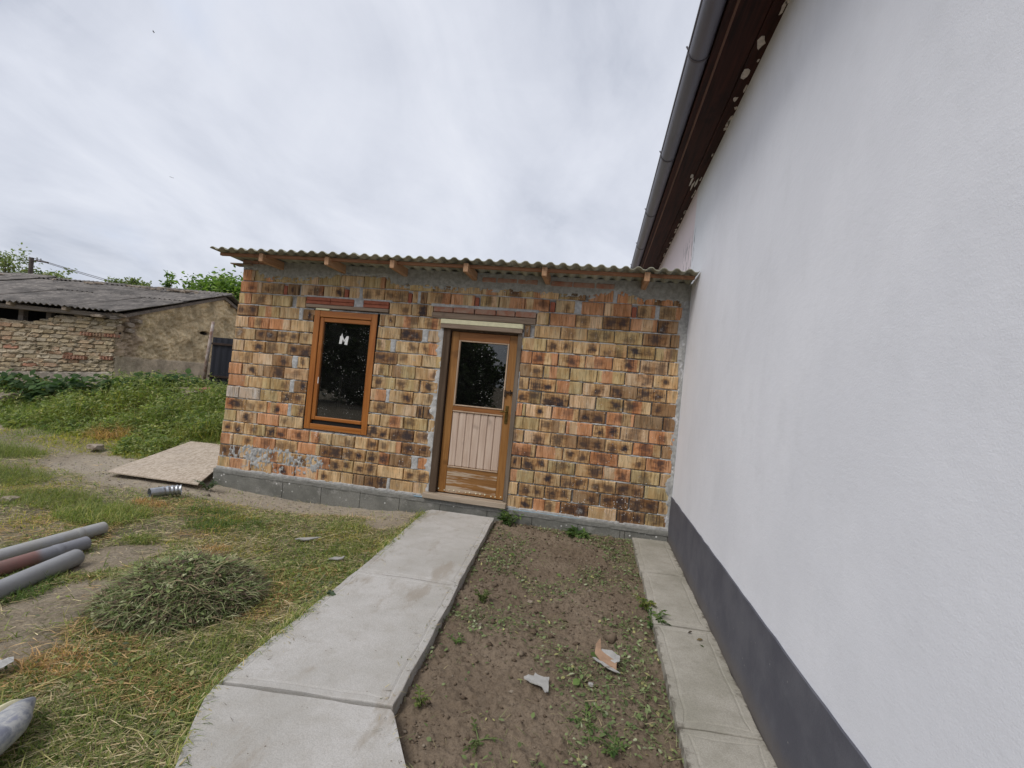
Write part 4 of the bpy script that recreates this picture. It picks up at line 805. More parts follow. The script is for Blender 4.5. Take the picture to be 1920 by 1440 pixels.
x=rng.uniform(-7.5,-.2,60000); y=rng.uniform(-.1,3.6,60000); H=H1(x,y); k=(H>.03)&(rng.random(60000)<.95); x=x[k];y=y[k];H=H[k];n=len(x); yl=fbm(x*1.2,y*1.2,130); yl2=ss((1.6-np.abs(y-1.1))/1.2)*(x>-3.6)*(fbm(x*2,y*2,133)>.52)
c=pick(GREEN,[4,4,3,2,2],n); c=np.where((yl>.52)[:,None],c*np.array([1.45,1.22,.9]),c); c=np.where((yl2>.5)[:,None],pick([(.36,.28,.10),(.30,.27,.08),(.22,.22,.06)],[1,1,2],n),c)
blades(wl,z3(x,y),H*rng.uniform(.5,1.15,n)+.05,rng.uniform(.004,.009,n),rng.uniform(0,6.28,n),rng.uniform(.4,1.4,n),rng.uniform(.1,1.,n),c)
setp(wl.obj('tall_weeds',MT['leaf']),kind='stuff',label='tangled knee-high weeds in front of the old barn')
# longer tufts
for (cx_,cy_,rx,ry,m,hh,kk) in ((.25,-1.65,.40,.30,5200,.15,0),(1.35,-1.45,.36,.24,1900,.10,1),(.95,-1.15,.28,.16,900,.10,1),(-.6,-1.5,.5,.3,3500,.14,2),(-1.9,-1.1,.6,.35,4200,.15,2),(1.05,-2.02,.16,.10,700,.09,2),(2.35,-1.0,.22,.2,1600,.08,0),(2.62,-1.55,.14,.35,2000,.07,0),(1.2,-3.0,.2,.2,1600,.10,1),(2.15,-3.95,.3,.25,3000,.13,0),(2.75,-3.1,.14,.35,1800,.07,0),(-3.2,-.2,.6,.3,3500,.2,2),(1.75,-2.0,.12,.12,500,.08,3),(2.2,-3.45,.16,.14,1100,.09,3),(.2,-1.15,.2,.1,900,.08,3),(-2.9,1.0,.35,.2,1800,.26,3),(-1.55,1.35,.35,.15,1600,.22,2),(-.7,1.45,.4,.15,1500,.24,2)):
    a=rng.uniform(0,6.28,m); r=rng.random(m)**.6; x=cx_+rx*r*np.cos(a); y=cy_+ry*r*np.sin(a)
    cc=[GREEN,[(.13,.20,.06),(.18,.25,.075),(.09,.15,.045)],[(.22,.25,.08),(.30,.31,.11),(.17,.22,.065)],STRAW][kk]
    tuftc=pick(cc,[1]*len(cc),m)*(np.array([1.1,.85,.7]) if kk==3 else 1)
    sel=rng.random(m)<(.45+.9*(fbm(x*9,y*9,222)-.4)); x=x[sel];y=y[sel];tuftc=tuftc[sel];m=len(x)
    blades(grass,z3(x,y),hh*rng.uniform(.4,1.3,m),rng.uniform(.003,.006,m),rng.uniform(0,6.28,m),rng.uniform(.25,1.25,m),rng.uniform(.3,1.3,m),tuftc)
setp(grass.obj('grass',MT['leaf']),kind='stuff',label='short trampled green grass left of the path')
setp(straw.obj('cut_grass',MT['dryleaf']),kind='stuff',label='flattened straw-coloured mown grass')
setp(herb.obj('ground_cover',MT['leaf']),kind='stuff',label='small broad-leaved weeds among the grass')
# grass and crumbs spilling over the slab edges
eg=Cloud(); n=5200; y=rng.uniform(-5.2,-.3,n); f=fbm(y*2.2,y*0,190); k=rng.random(n)<np.clip(.2+2.4*(f-.45),.04,1); y=y[k]; n=len(y); x=pL(y)+rng.normal(-.02,.022,n)
blades(eg,np.stack([x,y,np.full(n,-.13)+rng.uniform(0,.035,n)],1),rng.uniform(.03,.10,n),rng.uniform(.003,.006,n),rng.normal(.2,1.2,n),rng.uniform(.2,1.1,n),rng.uniform(.4,1.6,n),pick(GREEN+STRAW[:2],[4,3,3,2,1,2,2],n))
n=420; y=rng.uniform(-5,-.2,n); x=np.where(rng.random(n)<.6,pR(y)-np.abs(rng.normal(0,.05,n)),pL(y)+np.abs(rng.normal(0,.09,n))); blades(eg,np.stack([x,y,np.full(n,-.089)],1),rng.uniform(.01,.05,n),rng.uniform(.0015,.003,n),rng.uniform(0,6.28,n),rng.uniform(0,.1,n),np.zeros(n),pick(STRAW+[(.12,.15,.06),(.10,.075,.05)],[1,1,1,1,1,2,3],n))
setp(eg.obj('edge_grass',MT['leaf']),kind='stuff',label='grass and scraps spilling over the edges of the path')
# a second, grassier growth among the tall weeds
tg=Cloud(); n=26000; x=rng.uniform(-7.5,-.2,n); y=rng.uniform(.0,3.5,n); H=H1(x,y); f=fbm(x*2.4,y*2.4,210); k=(H>.05)&(f>.47); x=x[k];y=y[k];H=H[k];n=len(x)
blades(tg,z3(x,y),H*rng.uniform(.8,1.3,n)+.10,rng.uniform(.004,.008,n),rng.uniform(0,6.28,n),rng.uniform(.7,1.45,n),rng.uniform(.3,1.4,n),pick([(.36,.40,.14),(.28,.35,.11),(.50,.46,.22),(.20,.28,.08),(.55,.47,.28)],[3,3,1.5,3,1],n))
setp(tg.obj('tall_grass',MT['leaf']),kind='stuff',label='pale tall grass stalks mixed into the weeds before the barn')
# a big-leaved weed fringe at the barn foot
bw=Cloud(); n=900; x=rng.uniform(-7.3,-3.3,n); y=2.25+(x+4.97)*.178+rng.uniform(-.5,-.05,n)+np.where(x>-4.7,(x+4.7)*.6,0); zz=gh(x,y)+rng.uniform(.12,.52,n)*(.55+.8*fbm(x*2,y*2,140))
leaves(bw,np.stack([x,y,zz],1),rng.uniform(.10,.20,n),rng.uniform(.06,.12,n),np.stack([rng.normal(.2,.5,n),rng.normal(-.5,.4,n),np.ones(n)],1),rng.uniform(0,6.28,n),pick([(.06,.115,.04),(.085,.15,.048),(.045,.09,.033)],[1,1,1],n))
setp(bw.obj('dock_thicket',MT['leaf']),kind='stuff',label='dark broad-leaved dock weeds along the foot of the barn')
# heap of wilted pulled weeds
hp=Cloud(); n=42000; a=rng.uniform(0,6.28,n); r=np.sqrt(rng.random(n)); x=2.16+r*.45*np.cos(a)+.0; y=-2.70+r*.48*np.sin(a)
def heap(x,y): d=((x-2.16)/.46)**2+((y+2.70)/.48)**2; return .23*np.clip(1-d,0,1)**1.0+.10*(fbm(x*7,y*7,150)-.5)*np.clip(1.4-d,0,1)
zz=gh(x,y)+heap(x,y); edge=np.clip(r,0,1); k=rng.random(n)<(1.1-.75*edge**3); x=x[k];y=y[k];zz=zz[k];n=len(x); P=np.stack([x,y,zz+rng.uniform(-.02,.02,n)],1)
m=n//3; P=P+0; WC=[(.22,.28,.115),(.32,.38,.16),(.12,.17,.06),(.24,.18,.115),(.44,.45,.27),(.10,.075,.055)]
leaves(hp,P[:m],rng.uniform(.02,.055,m),rng.uniform(.010,.024,m),np.stack([rng.normal(0,.7,m),rng.normal(0,.7,m),np.ones(m)],1),rng.uniform(0,6.28,m),pick(WC,[3,3,3,2,2,2],m))
blades(hp,P[m:],rng.uniform(.03,.13,n-m),rng.uniform(.0025,.006,n-m),rng.uniform(0,6.28,n-m),rng.uniform(-.4,.5,n-m),rng.uniform(0,.5,n-m),pick(WC,[3,2,3,5,2,4],n-m))
m=900; a=rng.uniform(0,6.28,m); r=np.sqrt(rng.random(m))*.95; x=2.16+r*.45*np.cos(a); y=-2.70+r*.48*np.sin(a)
blades(hp,np.stack([x,y,gh(x,y)+heap(x,y)+rng.uniform(-.005,.02,m)],1),rng.uniform(.10,.26,m),rng.uniform(.003,.006,m),rng.uniform(0,6.28,m),rng.uniform(-.2,.35,m),rng.uniform(0,.5,m),pick([(.26,.29,.13),(.33,.27,.16),(.19,.14,.09),(.40,.40,.22)],[2,2,2,1],m))
gx,gy=np.meshgrid(np.linspace(1.5,2.74,60),np.linspace(-3.28,-2.12,60),indexing='ij'); gz_=gh(gx,gy)+heap(gx,gy)-.03-.03*(((gx-2.16)/.46)**2+((gy+2.7)/.48)**2>1)
setp(hp.obj('weed_heap',MT['dryleaf']),kind='stuff',label='low heap of wilted grey-green pulled weeds beside the path')
setp(link('heap_core',mesh('heap_core',np.stack([gx,gy,gz_],-1).reshape(-1,3),gridF(60,60),MT['soil'],smooth=True),None),kind='stuff',label='earthy root clumps inside the heap of pulled weeds')
# ------------------------------------------------------------------ things on the soil bed
def octs(n,P,S,col):
    base=np.array([(1,0,0),(-1,0,0),(0,1,0),(0,-1,0),(0,0,1),(0,0,-1)],float); V=base[None]*S[:,None,:]*(1+.35*rng.uniform(-1,1,(n,6,1)))+P[:,None,:]+rng.normal(0,1,(n,6,3))*S[:,None,:]*.18
    Fb=np.array([(0,2,4),(2,1,4),(1,3,4),(3,0,4),(2,0,5),(1,2,5),(3,1,5),(0,3,5)]); F=(np.arange(n)*6)[:,None,None]+Fb[None]; return V,F,np.repeat(col[:,None,:],6,1)
cl=Cloud(); n=9000; x=rng.uniform(3.2,5.12,n); y=rng.uniform(-4.6,-.06,n); k=(x>pR(y)+.01)&(fbm(x*4,y*4,160)+rng.random(n)*.5>.66); x=x[k];y=y[k];n=len(x); s=rng.lognormal(-5.0,.5,n)
cl.add(*octs(n,np.stack([x,y,soilz(x,y)+s*.4],1),np.stack([s,s*rng.uniform(.6,1,n),s*.7],1),pick([(.15,.113,.08),(.19,.15,.11),(.11,.08,.055),(.24,.20,.155)],[4,3,3,.5],n)))
m=3200; x=rng.uniform(-2.6,2.8,m); y=rng.uniform(-1.2,.5,m); k=(bare(x,y)>.35)&~((x>-.1)&(y>-.04)); x=x[k];y=y[k];m=len(x); s=rng.lognormal(-5.2,.5,m)
cl.add(*octs(m,z3(x,y,.002),np.stack([s,s,s*.6],1),pick([(.34,.31,.27),(.22,.19,.15),(.42,.38,.34),(.28,.21,.16)],[3,3,1,1],m)))
setp(cl.obj('soil_clods',m_vcol('clod',.97,120,.4,.003,.5)),kind='stuff',label='crumbly clods and pebbles on the bare soil')
lt=Cloud()
n=46000; x=rng.uniform(3.2,5.12,n); y=rng.uniform(-4.6,-.08,n); f=fbm(x*3,y*3,170); k=(x>pR(y)+.0)&(rng.random(n)<np.clip(.30+3.0*(f-.5)+.25*ss((y+2.2)/2)*0,.03,1)); x=x[k];y=y[k];n=len(x); P=np.stack([x,y,soilz(x,y)+rng.uniform(.006,.022,n)],1)
m=int(n*.4)
leaves(lt,P[:m],rng.uniform(.012,.038,m),rng.uniform(.007,.020,m),np.stack([rng.normal(0,.4,m),rng.normal(0,.4,m),np.ones(m)],1),rng.uniform(0,6.28,m),pick([(.14,.19,.07),(.21,.26,.12),(.10,.14,.055),(.34,.33,.14),(.32,.35,.22)],[4,3,3,1,1],m))
blades(lt,P[m:],rng.uniform(.015,.075,n-m),rng.uniform(.0018,.004,n-m),rng.uniform(0,6.28,n-m),rng.uniform(-.05,.5,n-m),rng.uniform(0,.4,n-m),pick([(.14,.17,.07),(.22,.23,.11),(.32,.27,.16),(.17,.13,.09)],[4,3,2,2],n-m))
setp(lt.obj('weed_litter',MT['dryleaf']),kind='stuff',label='torn green and dry weed scraps strewn over the soil')
# weeds one can point to
def plant(name,x,y,z,label,n_stem,h,leaf,spread,cols,group=None,cat='weed',flat=.5):
    t=empty(name,(x,y,z),label=label,cat=cat,group=group); st=B(); lf=Cloud()
    for i in range(n_stem):
        a=R.uniform(0,6.28); rr=spread*R.uniform(.5,1); hh=h*R.uniform(.5,1); pts=[(0,0,0)]
        for k in (.4,.75,1.): pts.append((math.cos(a)*rr*k**1.2,math.sin(a)*rr*k**1.2,hh*(k**.7)))
        st.tube(pts,[.004,.003,.0025,.0015],5,False)
        for k in range(5):
            u=(k+1.5)/6.2; j=min(int(u*3),2); f=u*3-j; p=Vector(pts[j]).lerp(Vector(pts[j+1]),min(f,1))
            m=2; 
            P=np.array([list(p)]*m)+rng.normal(0,.004,(m,3)); L=np.full(m,leaf*R.uniform(.6,1.1)*(1-.3*u))
            leaves(lf,P,L,L*R.uniform(.28,.5),np.stack([rng.normal(0,flat,m),rng.normal(0,flat,m),np.ones(m)],1),a+np.array([.8,-.8])+rng.normal(0,.5,m),pick(cols,[1]*len(cols),m),.2,.2)
        P=np.array([pts[-1]]); leaves(lf,P,np.array([leaf]),np.array([leaf*.4]),np.array([[.1,.1,1.]]),np.array([a]),pick(cols,[1]*len(cols),1))
    st.make('stem',MT['stemg'],t); lf.obj('foliage',MT['leaf'],t); return t
MT['stemg']=m_simple('green_stem',(.13,.17,.06),.7,.2,9,.1,.001)
DG=[(.085,.15,.042),(.12,.20,.055),(.06,.11,.034),(.17,.25,.075)]
def sz(x,y): return float(soilz(np.array([x]),np.array([y]))[0])
plant('thistle_weed',3.80,-.12,sz(3.80,-.12),'leafy weed growing at the path end beside the door',13,.17,.08,.13,DG)
plant('thistle_weed',4.55,-.16,sz(4.55,-.16),'flat green weed rosette against the foundation blocks',9,.06,.11,.14,DG)
plant('clover_weed',5.10,-1.74,sz(5.08,-1.78)+.01,'yellowing weed sprouting at the apron edge by the second slab joint',8,.10,.05,.06,[(.20,.24,.06),(.10,.15,.04),(.33,.33,.10)])
plant('clover_weed',5.12,-1.98,sz(5.1,-1.98)+.02,'small dark weed spilling over onto the apron slab edge',8,.09,.045,.10,DG)
plant('uprooted_weed',4.70,-3.08,sz(4.70,-3.08),'uprooted green weed lying on the soil below the torn papers',7,.03,.034,.12,DG)
plant('uprooted_weed',4.82,-3.22,sz(4.82,-3.22),'bushy weed on the soil nearest the apron at the picture bottom',6,.04,.034,.06,DG)
plant('grass_clump',3.96,-2.08,sz(3.96,-2.08),'narrow upright green clump on the soil right of the long path joint',12,.09,.035,.04,[(.11,.15,.05),(.16,.19,.07)])
plant('low_weed',3.93,-2.62,sz(3.93,-2.62),'green weed beside the path edge above the bend',6,.035,.028,.05,DG)
plant('low_weed',3.93,-3.20,sz(3.93,-3.20),'small weed tuft right at the path corner',7,.06,.03,.05,[(.12,.17,.05),(.19,.22,.07)])
plant('low_weed',4.25,-3.33,sz(4.25,-3.33),'sprawling thin weed near the bottom of the path',5,.04,.032,.11,[(.11,.16,.05),(.17,.19,.08)])
plant('wilting_sprig',.10,-.30,float(gh(.10,-.30)),'wilting blue-green sprig at the left shed corner',9,.16,.055,.14,[(.07,.105,.06),(.10,.14,.08)])
for i,(x,y,l,w,lb) in enumerate(((4.02,-1.1,.05,.04,'single bright green leaf on the upper soil near the path'),(4.92,-.55,.05,.04,'single green leaf on the soil in front of the apron top'),(4.18,-.85,.035,.04,'pale heart-shaped leaf lying on the soil'),(4.42,-1.35,.045,.035,'light green leaf in the middle of the soil bed'),(4.72,-2.45,.05,.05,'curled green leaf left of the brown torn paper'),(4.63,-2.82,.06,.04,'bright leaf on the soil below the torn papers'))):
    c_=Cloud(); leaves(c_,np.array([[0,0,0.]]),np.array([l]),np.array([w]),np.array([[.2,-.3,1.]]),np.array([R.uniform(0,6)]),np.array([[.17,.26,.08]])); o=c_.obj('fallen_leaf',MT['leaf']); o.location=(x,y,sz(x,y)+.018); setp(o,lb,'leaf','single leaves lying on the soil')
dl=Cloud(); 
for i,(x,y,l,w,a,c_,lb) in enumerate(((5.32,-2.12,.045,.012,.8,(.07,.055,.04),'dark curled dead leaf, uppermost on the apron slab'),(5.36,-2.19,.05,.016,.3,(.16,.12,.06),'brown dead leaf in the middle of the apron slab'),(5.37,-2.24,.04,.012,-.6,(.09,.11,.05),'thin dark leaf scrap, lowest of the three on the apron'))):
    c2=Cloud(); leaves(c2,np.array([[0,0,0.]]),np.array([l]),np.array([w]),np.array([[.3,-.5,1.]]),np.array([a]),np.array([c_]),.1,.5); o=c2.obj('dead_leaf',MT['dryleaf']); o.location=(x,y,-.090); setp(o,lb,'leaf','dead leaves on the apron')
c2=Cloud(); leaves(c2,np.array([[0,0,0.],[.01,.0,.004],[.0,.01,.004]]),np.array([.07,.06,.05]),np.array([.04,.035,.03]),np.array([[.1,-.2,1.],[.3,.1,1],[-.2,.2,1]]),np.array([.2,1.3,-1.]),np.array([[.10,.14,.09]]*3)); o=c2.obj('leaf_sprig',MT['leaf']); o.location=(2.99,-2.46,-.088); setp(o,'grey-green leaf sprig lying on the left edge of the path','leaf')
# torn paper and shards: thin crumpled sheets with real thickness
def scrap(name,poly,mat,loc,rz,label,cat,th=.004,cr=.012,tilt=(0,0),group=None):
    bm=bmesh.new(); vs=[bm.verts.new((x,y,0)) for x,y in poly]; f=bm.faces.new(vs); bmesh.ops.triangulate(bm,faces=[f]); bmesh.ops.subdivide_edges(bm,edges=bm.edges[:],cuts=2,use_grid_fill=True)
    for v in bm.verts: v.co.z=cr*(float(fbm(np.array([v.co.x*18+loc[0]*9]),np.array([v.co.y*18]),180,3)[0])-.35)*2; v.co.x+=R.uniform(-.002,.002)
    r=bmesh.ops.extrude_face_region(bm,geom=bm.faces[:]); 
    for e in r['geom']:
        if isinstance(e,bmesh.types.BMVert): e.co.z+=th
    bmesh.ops.recalc_face_normals(bm,faces=bm.faces); me=bpy.data.meshes.new(name); bm.to_mesh(me); bm.free(); me.materials.append(mat); o=link(name,me); o.location=loc; o.rotation_euler=(tilt[0],tilt[1],rz); return setp(o,label,cat,group)
scrap('torn_paper',[(-.075,.03),(-.05,.055),(-.02,.05),(-.015,.075),(.005,.06),(.035,.045),(.06,.05),(.055,.0),(.05,-.06),(.035,-.075),(.02,-.04),(-.005,-.03),(-.02,-.02),(-.04,-.01),(-.07,.01)],MT['paperg'],(4.45,-2.88,sz(4.45,-2.88)+.022),.15,'flat grey torn paper scrap on the soil, the left one','paper')
tp=empty('torn_cardboard',(4.80,-2.56,sz(4.8,-2.56)+.02),-.1,label='brown and grey folded piece of torn cardboard on the soil, the right one',cat='cardboard')
a=scrap('grey_flap',[(-.03,.06),(.03,.075),(.075,.05),(.075,.0),(.05,-.02),(0,.01),(-.03,.02)],MT['paperg'],(0,0,.012),0,None,None,tilt=(.25,0)); a.parent=tp
a=scrap('brown_face',[(-.07,.09),(-.05,.15),(-.04,.10),(-.035,.05),(0,.03),(.06,.0),(.065,-.05),(.02,-.06),(-.03,-.02),(-.065,.02)],MT['paperb'],(0,-.005,.012),0,None,None,tilt=(.3,.05)); a.parent=tp
a=scrap('torn_edge',[(-.075,-.005),(-.06,.0),(0,-.045),(.045,-.065),(.085,-.095),(.06,-.10),(.0,-.075)],MT['paperg'],(0,0,.004),0,None,None); a.parent=tp
scrap('tile_shard',[(-.10,-.03),(-.07,0),(-.03,.012),(.03,.035),(.10,.055),(.075,.03),(.05,.01),(.02,-.02),(-.05,-.035)],MT['slate'],(2.23,-1.5,float(gh(2.23,-1.5))+.035),.25,'long pale grey tile shard in the grass, the larger one','shard',.008,.004,(.06,.0))
scrap('tile_shard',[(-.055,-.02),(-.02,.015),(.03,.02),(.055,.045),(.05,.0),(.02,-.025)],MT['slate'],(2.68,-1.80,float(gh(2.68,-1.8))+.035),.3,'small pale grey shard in the grass near the path','shard',.008,.004,(.06,.0))
scrap('plastic_scrap',[(-.06,-.05),(-.03,.05),(.03,.07),(.07,.02),(.05,-.04)],MT['paperg'],(2.02,-3.60,float(gh(2.02,-3.6))+.04),.3,'crumpled pale plastic scrap at the left edge of the grass','plastic scrap',.002,.03)
def rock(name,loc,s,k,mat,label,cat,rz=0.,group=None,tilt=0):
    me=lump(s,k); me.materials.append(mat); o=link(name,me); o.location=loc; o.rotation_euler=(tilt,0,rz); return setp(o,label,cat,group)
rock('stone',(-2.45,.42,float(gh(-2.45,.42))+.06),(.13,.10,.06),101,MT['stone'],'brownish stone on the dirt in front of the tall weeds','stone')
rock('stone',(-.79,-1.68,-.15),(.09,.07,.045),102,MT['stone'],'small flat stone in the grass at the far left edge of the picture','stone')
rock('pebble',(4.28,-1.95,sz(4.28,-1.95)+.008),(.025,.018,.012),103,MT['stone'],'round tan pebble on the soil','pebble')
rock('pebble',(4.72,-2.78,sz(4.7,-2.78)+.008),(.018,.016,.012),104,MT['slate'],'grey pebble between the two paper scraps','pebble')
gz0=float(gh(-3.3,3.0))
for i,(x,y,z,s,rz,m,lb) in enumerate(((-3.55,2.55,.20,(.13,.08,.05),.3,'redbrick','small orange brick fragment at the left of the rubble in the weeds'),(-3.1,2.6,.28,(.30,.16,.10),-.4,'stone','pinkish stone block on top of the rubble in the weeds'),(-2.85,2.45,.18,(.42,.15,.07),.5,'stone','long pale slab fragment, lowest in the rubble'),(-3.3,2.8,.30,(.24,.14,.08),.2,'stone','flat brownish rubble piece behind the others'),(-2.95,2.8,.34,(.20,.14,.07),-.2,'redbrick','reddish brick half leaning on the rubble'))):
    rock('rubble_piece',(x,y,float(gh(x,y))+z),s,110+i,MT[m],lb,'rubble',rz,'rubble lying in the weeds',.15)
o=B().box(-.55,.55,-.35,.35,-.06,.06).make('concrete_slab',MT['stone'],None,.015); o.location=(-6.9,1.95,.42); o.rotation_euler=(.12,-.06,.25); setp(o,'pale concrete slab sticking out of the weeds below the barn wall','slab')
o=B().box(-.35,.35,-.2,.2,-.05,.05).make('concrete_slab',MT['stone'],None,.015); o.location=(-6.1,1.55,.36); o.rotation_euler=(.25,.05,.1); setp(o,'smaller pale concrete fragment lying below the leaning slab','slab')
# OSB board resting on the dirt
bd=B(); c4=[(-1.13,-.50,-.135),(.03,-.375,-.165),(-.99,1.13,.065),(-1.47,1.05,.05)]
c4=[(-1.13,-.50,-.125),(.05,-.385,-.150),(-.62,1.12,.06),(-1.47,1.05,.05)]
bd.add([(x+.7,y-.3,z) for x,y,z in c4]+[(x+.7,y-.3,z+.018) for x,y,z in c4],[(0,3,2,1),(4,5,6,7),(0,1,5,4),(1,2,6,5),(2,3,7,6),(3,0,4,7)])
o=bd.make('strand_board',MT['osb'],None,.002); o.location=(-.7,.3,.0); setp(o,'weathered chipboard sheet lying on the dirt at the shed corner','board')
# galvanised bend
pts=[];rad=[]
for i in range(25):
    t=i/24; a=.25+t*.9; pts.append((.0+.21*t,.05*math.sin(t*2.2)+.16*t,.055+.01*t)); rad.append(.052+(.006*math.sin(t*40) if t>.35 else .0))
db_=B(); db_.tube(pts,rad,18,False); db_.tube([tuple(q) for q in pts],[r-.003 for r in rad],18,False)
o=db_.make('duct_bend',MT['zinc'],None,smooth=True); o.location=(.02,-.99,float(gh(.02,-.99))+.0); o.rotation_euler=(0,0,.25); setp(o,'short ribbed galvanised duct bend lying by the board','duct')
# three pipes
def pipe(pts,r,mat,label,loc):
    b=B(); n=len(pts); b.tube(pts,[r*1.0]*n,24,False); b.tube(pts,[r*.93]*n,24,False)
    if mat!='pipeb': q0=Vector(pts[-1]); q1=Vector(pts[-2]); dd=(q1-q0).normalized(); b.tube([q0+dd*.17,q0+dd*.175,q0+dd*.215,q0+dd*.22],[r*1.0,r*1.05,r*1.05,r*1.0],24,False)
    # rim at both ends
    for e,s in ((0,1),(-1,1)):
        q=pts[e]; q2=pts[e+1 if e==0 else e-1]; d=(Vector(q)-Vector(q2)).normalized(); b.tube([Vector(q)-d*.002,Vector(q)+d*.003],[r*1.0,r*.99],24,False)
    ringv=[]; o=b.make('pipe',MT[mat],None,smooth=True); o.location=loc; return setp(o,label,'pipe','pipes lying side by side in the grass')
pipe([(0,-2.7,.015),(.005,-1.3,.0),(0,0,.01)],.050,'pipeg','mottled pale grey pipe, farthest of the three in the grass',(.70,-2.03,-.120))
pipe([(.06,-2.7,.015),(.02,-1.3,.0),(0,0,.01)],.049,'pipered','reddish brown pipe with a grey end, middle of the three',(.91,-2.33,-.122))
pipe([(.62,-2.6,.02),(.33,-1.3,.0),(0,0,.0)],.058,'pipeb','plain smooth grey pipe, nearest of the three',(1.12,-2.56,-.112))
# old shoe on its side
def shoe():
    t=empty('old_shoe',(2.62,-4.08,float(gh(2.1,-3.9))+.075),math.radians(117),label='worn blue-grey canvas shoe with a cream sole edge in the grass at the left corner',cat='shoe')
    n=22; L=.36; up=[];V=[];F=[]; m=16
    for i in range(n):
        u=i/(n-1); x=u*L; w=.052*(math.sin(math.pi*min(max(u,.02),.985)**.8))**.45; h=(.085-.045*ss(np.array((u-.45)/.5)))*(math.sin(math.pi*min(max(u,.03),.98)))**.4
        for k in range(m):
            a=2*math.pi*k/m; V.append((x,w*math.cos(a),float(h)*max(math.sin(a),-.35)))
    for i in range(n-1):
        for k in range(m): F.append((i*m+k,i*m+(k+1)%m,(i+1)*m+(k+1)%m,(i+1)*m+k))
    F=np.array(F); o=link('upper',mesh('upper',V,F,MT['shoe'],smooth=True),t)
    V=[];F=[]
    for zz_,g_ in ((-.050,1.0),(-.046,1.10),(-.022,1.10),(-.018,1.0)):
        for i in range(40):
            a=2*math.pi*i/40; V.append((L/2+(L/2+.006)*math.cos(a),.054*g_*math.sin(a)*(1+.12*math.cos(a)),zz_))
    for q in range(3):
        for i in range(40): F.append((q*40+i,q*40+(i+1)%40,(q+1)*40+(i+1)%40,(q+1)*40+i))
    b=B(); b.add(V,F+[tuple(range(39,-1,-1)),tuple(range(120,160))]); o2=b.make('sole',MT['foam'],t,smooth=True)
    for q in (o,o2): q.rotation_euler=(math.radians(62),0,0); q.scale=(1.05,1.15,1.15)
    return t
shoe()
# ------------------------------------------------------------------ trees, bushes, pole, wires
def crown(cl,ctr,rad,n_cl,per,leaf,cols,w,seed,low=-.4,dens=1.):
    r=np.random.default_rng(seed)
    d=r.normal(0,1,(n_cl,3)); d/=np.linalg.norm(d,axis=1)[:,None]; rr=r.uniform(.35,1,n_cl)**.6
    c=np.array(ctr)+d*rr[:,None]*np.array(rad)*(1+.25*r.normal(0,1,(n_cl,1))*.6); c=c[d[:,2]>low]
    tone=r.uniform(.7,1.25,len(c))
    for q,k in zip(c,tone):
        m=int(per*r.uniform(.5,1.4)); P=q+r.normal(0,1,(m,3))*np.array(rad)*.13
        L=r.uniform(.6,1.2,m)*leaf; leaves(cl,P,L,L*.5,np.stack([r.normal(0,.8,m),r.normal(0,.8,m),np.ones(m)],1),r.uniform(0,6.28,m),pick(cols,w,m)*k)
    return c
def tree(name,loc,H,rad,label,n_cl,per,leaf,cols,w,seed,cat='tree',flowers=0,cz=.62,low=-.5,group=None):
    t=empty(name,loc,label=label,cat=cat,group=group); cl=Cloud(); c=crown(cl,(0,0,H*cz),rad,n_cl,per,leaf,cols,w,seed,low)
    if flowers:
        d=rng.normal(0,1,(flowers,3)); d[:,2]=np.abs(d[:,2])*.8; d/=np.linalg.norm(d,axis=1)[:,None]
        for q in d*np.array(rad)*1.05+np.array([0,0,H*cz]):
            m=26; P=q+np.stack([rng.normal(0,.13,m),rng.normal(0,.13,m),rng.normal(0,.03,m)],1); leaves(cl,P,np.full(m,.07),np.full(m,.07),np.stack([rng.normal(0,.2,m),rng.normal(0,.2,m),np.ones(m)],1),rng.uniform(0,6.28,m),pick([(.42,.46,.20),(.52,.54,.30)],[1,1],m))
    b=B(); s=max(H*.028,.04); b.tube([(0,0,-.1),(.03*H,.02*H,H*.3),(.01*H,.0,H*.62),(0,0,H*.85)],[s,s*.8,s*.45,s*.15],8)
    rr=random.Random(seed)
    for q in rr.sample(list(map(tuple,c)),min(14,len(c))):
        z0=H*rr.uniform(.22,.6); b.tube([(.02*H,.01*H,z0),(q[0]*.45,q[1]*.45,(z0+q[2])/2+.05*H),q],[s*.45,s*.28,s*.08],5,False)
    b.make('trunk',MT['bark'],t); cl.obj('crown',MT['leaf'],t); return t
T1=[(.14,.19,.08),(.20,.25,.11),(.25,.29,.14),(.32,.32,.18)]
T2=[(.13,.22,.055),(.19,.30,.07),(.26,.36,.10),(.08,.14,.04)]
tree('orchard_tree',(-22.4,12.1,0),5.5,(1.35,1.1,1.05),'loose pale-leaved tree behind the left end of the barn roof',60,42,.15,T1,[2,3,3,1],1,cz=.80)
tree('orchard_tree',(-20.8,12.9,0),4.95,(.75,.6,.65),'small tree right of the utility pole behind the barn',24,36,.15,T1,[2,3,3,1],2,cz=.84)
tree('shrub',(-12.95,9.75,0),4.0,(.85,.6,.5),'low green shrub top showing over the middle of the barn ridge',50,80,.13,T1,[2,3,3,1],3,cz=.88,cat='shrub')
tree('shrub',(-10.65,9.15,0),4.2,(.30,.3,.45),'thin sprig of shrub sticking up over the barn ridge',10,40,.12,T2,[3,3,2,2],4,cz=.9,cat='shrub')
tree('shrub',(-10.0,9.3,0),3.75,(.45,.4,.35),'small leafy shoot left of the elder bush over the ridge',16,50,.12,T2,[3,3,2,2],14,cz=.9,cat='shrub')
tree('elder_bush',(-6.9,8.3,0),4.0,(1.75,1.3,1.35),'dense bright green elder bush with cream flower heads behind the barn',260,150,.15,T2,[3,4,3,2],5,'bush',46,.66,-.9)
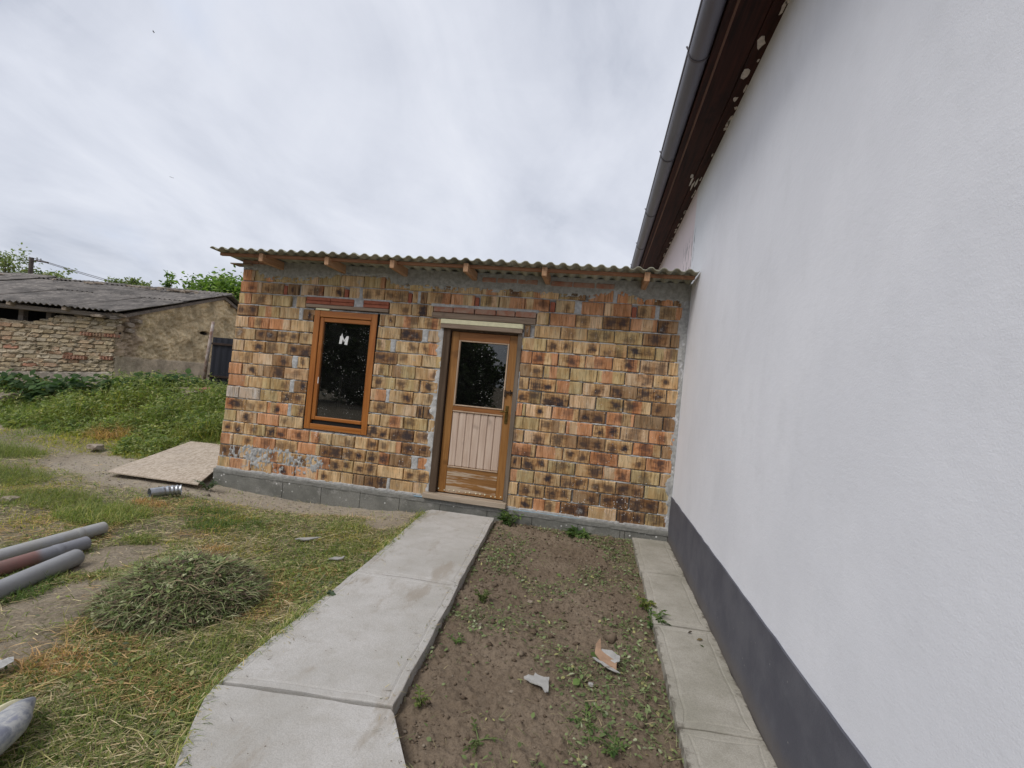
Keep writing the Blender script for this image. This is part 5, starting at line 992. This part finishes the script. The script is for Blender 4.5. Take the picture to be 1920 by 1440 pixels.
for i,(x,y,h,rx,lb) in enumerate(((-1.5,-16.5,3.7,1.3,'dark dense tree mirrored in the door pane'),(-3.6,-17.5,4.6,2.0,'broad tree behind the viewer, second from the right'),(-7.2,-16.,4.8,2.4,'tall bushy tree behind the viewer mirrored in the window'),(-11.,-14.5,4.6,2.2,'leftmost bushy tree behind the viewer'))):
    tree('garden_tree',(x,y,-.2),h,(rx,1.3,h*.42),lb,170,90,.30,[(.045,.08,.03),(.075,.12,.042),(.10,.14,.055)],[2,3,2],20+i,cz=.50,low=-1.1,group='trees behind the viewer')
up=empty('utility_pole',(-19.13,10.7,0),AX,label='thin wooden utility pole with a crossarm behind the barn roof',cat='utility pole')
B().tube([(0,0,0),(0,0,4.86)],[.10,.075],10).make('pole',MT['tarwood'],up); o=B().box(-.14,.42,-.04,.04,4.72,4.78).make('crossarm',MT['tarwood'],up,.01); o.rotation_euler=(0,.06,0)
for x in (-.10,.22,.38): B().tube([(x,0,4.78-x*.06),(x,0,4.88-x*.06)],[.035,.02],8).make('insulator',MT['pipeb'],up)
for i,(dx,dz,lb) in enumerate(((.1,0,'upper thin overhead wire from the utility pole over the barn'),(.5,-.12,'lower thin overhead wire from the utility pole over the barn'))):
    a=Vector((-19.13+dx,10.7,4.85+dz)); b_=Vector((-14.0+dx*1.5,19.5,5.6+dz*2)); b_=Vector((-11.5,16.5,4.05+dz)); pts=[a.lerp(b_,t/12)-Vector((0,0,.35*math.sin(math.pi*t/12))) for t in range(13)]
    o=B().tube(pts,.013,5,False).make('overhead_wire',MT['wire'],None); setp(o,lb,'wire')
# birds, far up
def bird(loc,s,rz,label):
    b=B(); b.tube([(-.5*s,0,0),(-.15*s,0,.02*s),(.25*s,0,.03*s),(.45*s,0,.01*s)],[.02*s,.09*s,.08*s,.01*s],8)
    for q in (-1,1): b.add([(-.12*s,q*.05*s,.04*s),(.18*s,q*.05*s,.04*s),(.05*s,q*.55*s,.2*s),(-.2*s,q*1.0*s,.10*s),(-.12*s,q*.05*s,.02*s),(.18*s,q*.05*s,.02*s),(.05*s,q*.55*s,.18*s),(-.2*s,q*1.0*s,.085*s)],[(0,1,2,3),(7,6,5,4),(0,4,5,1),(1,5,6,2),(2,6,7,3),(3,7,4,0)])
    o=b.make('bird',MT['bird'],None); o.location=loc; o.rotation_euler=(0,.2,rz); setp(o,label,'bird')
bird((-24.78,19.74,21.43),.16,.6,'tiny dark bird high in the sky at upper left'); bird((-31.97,28.64,16.12),.18,-.5,'tiny dark bird lower in the sky above the barn')
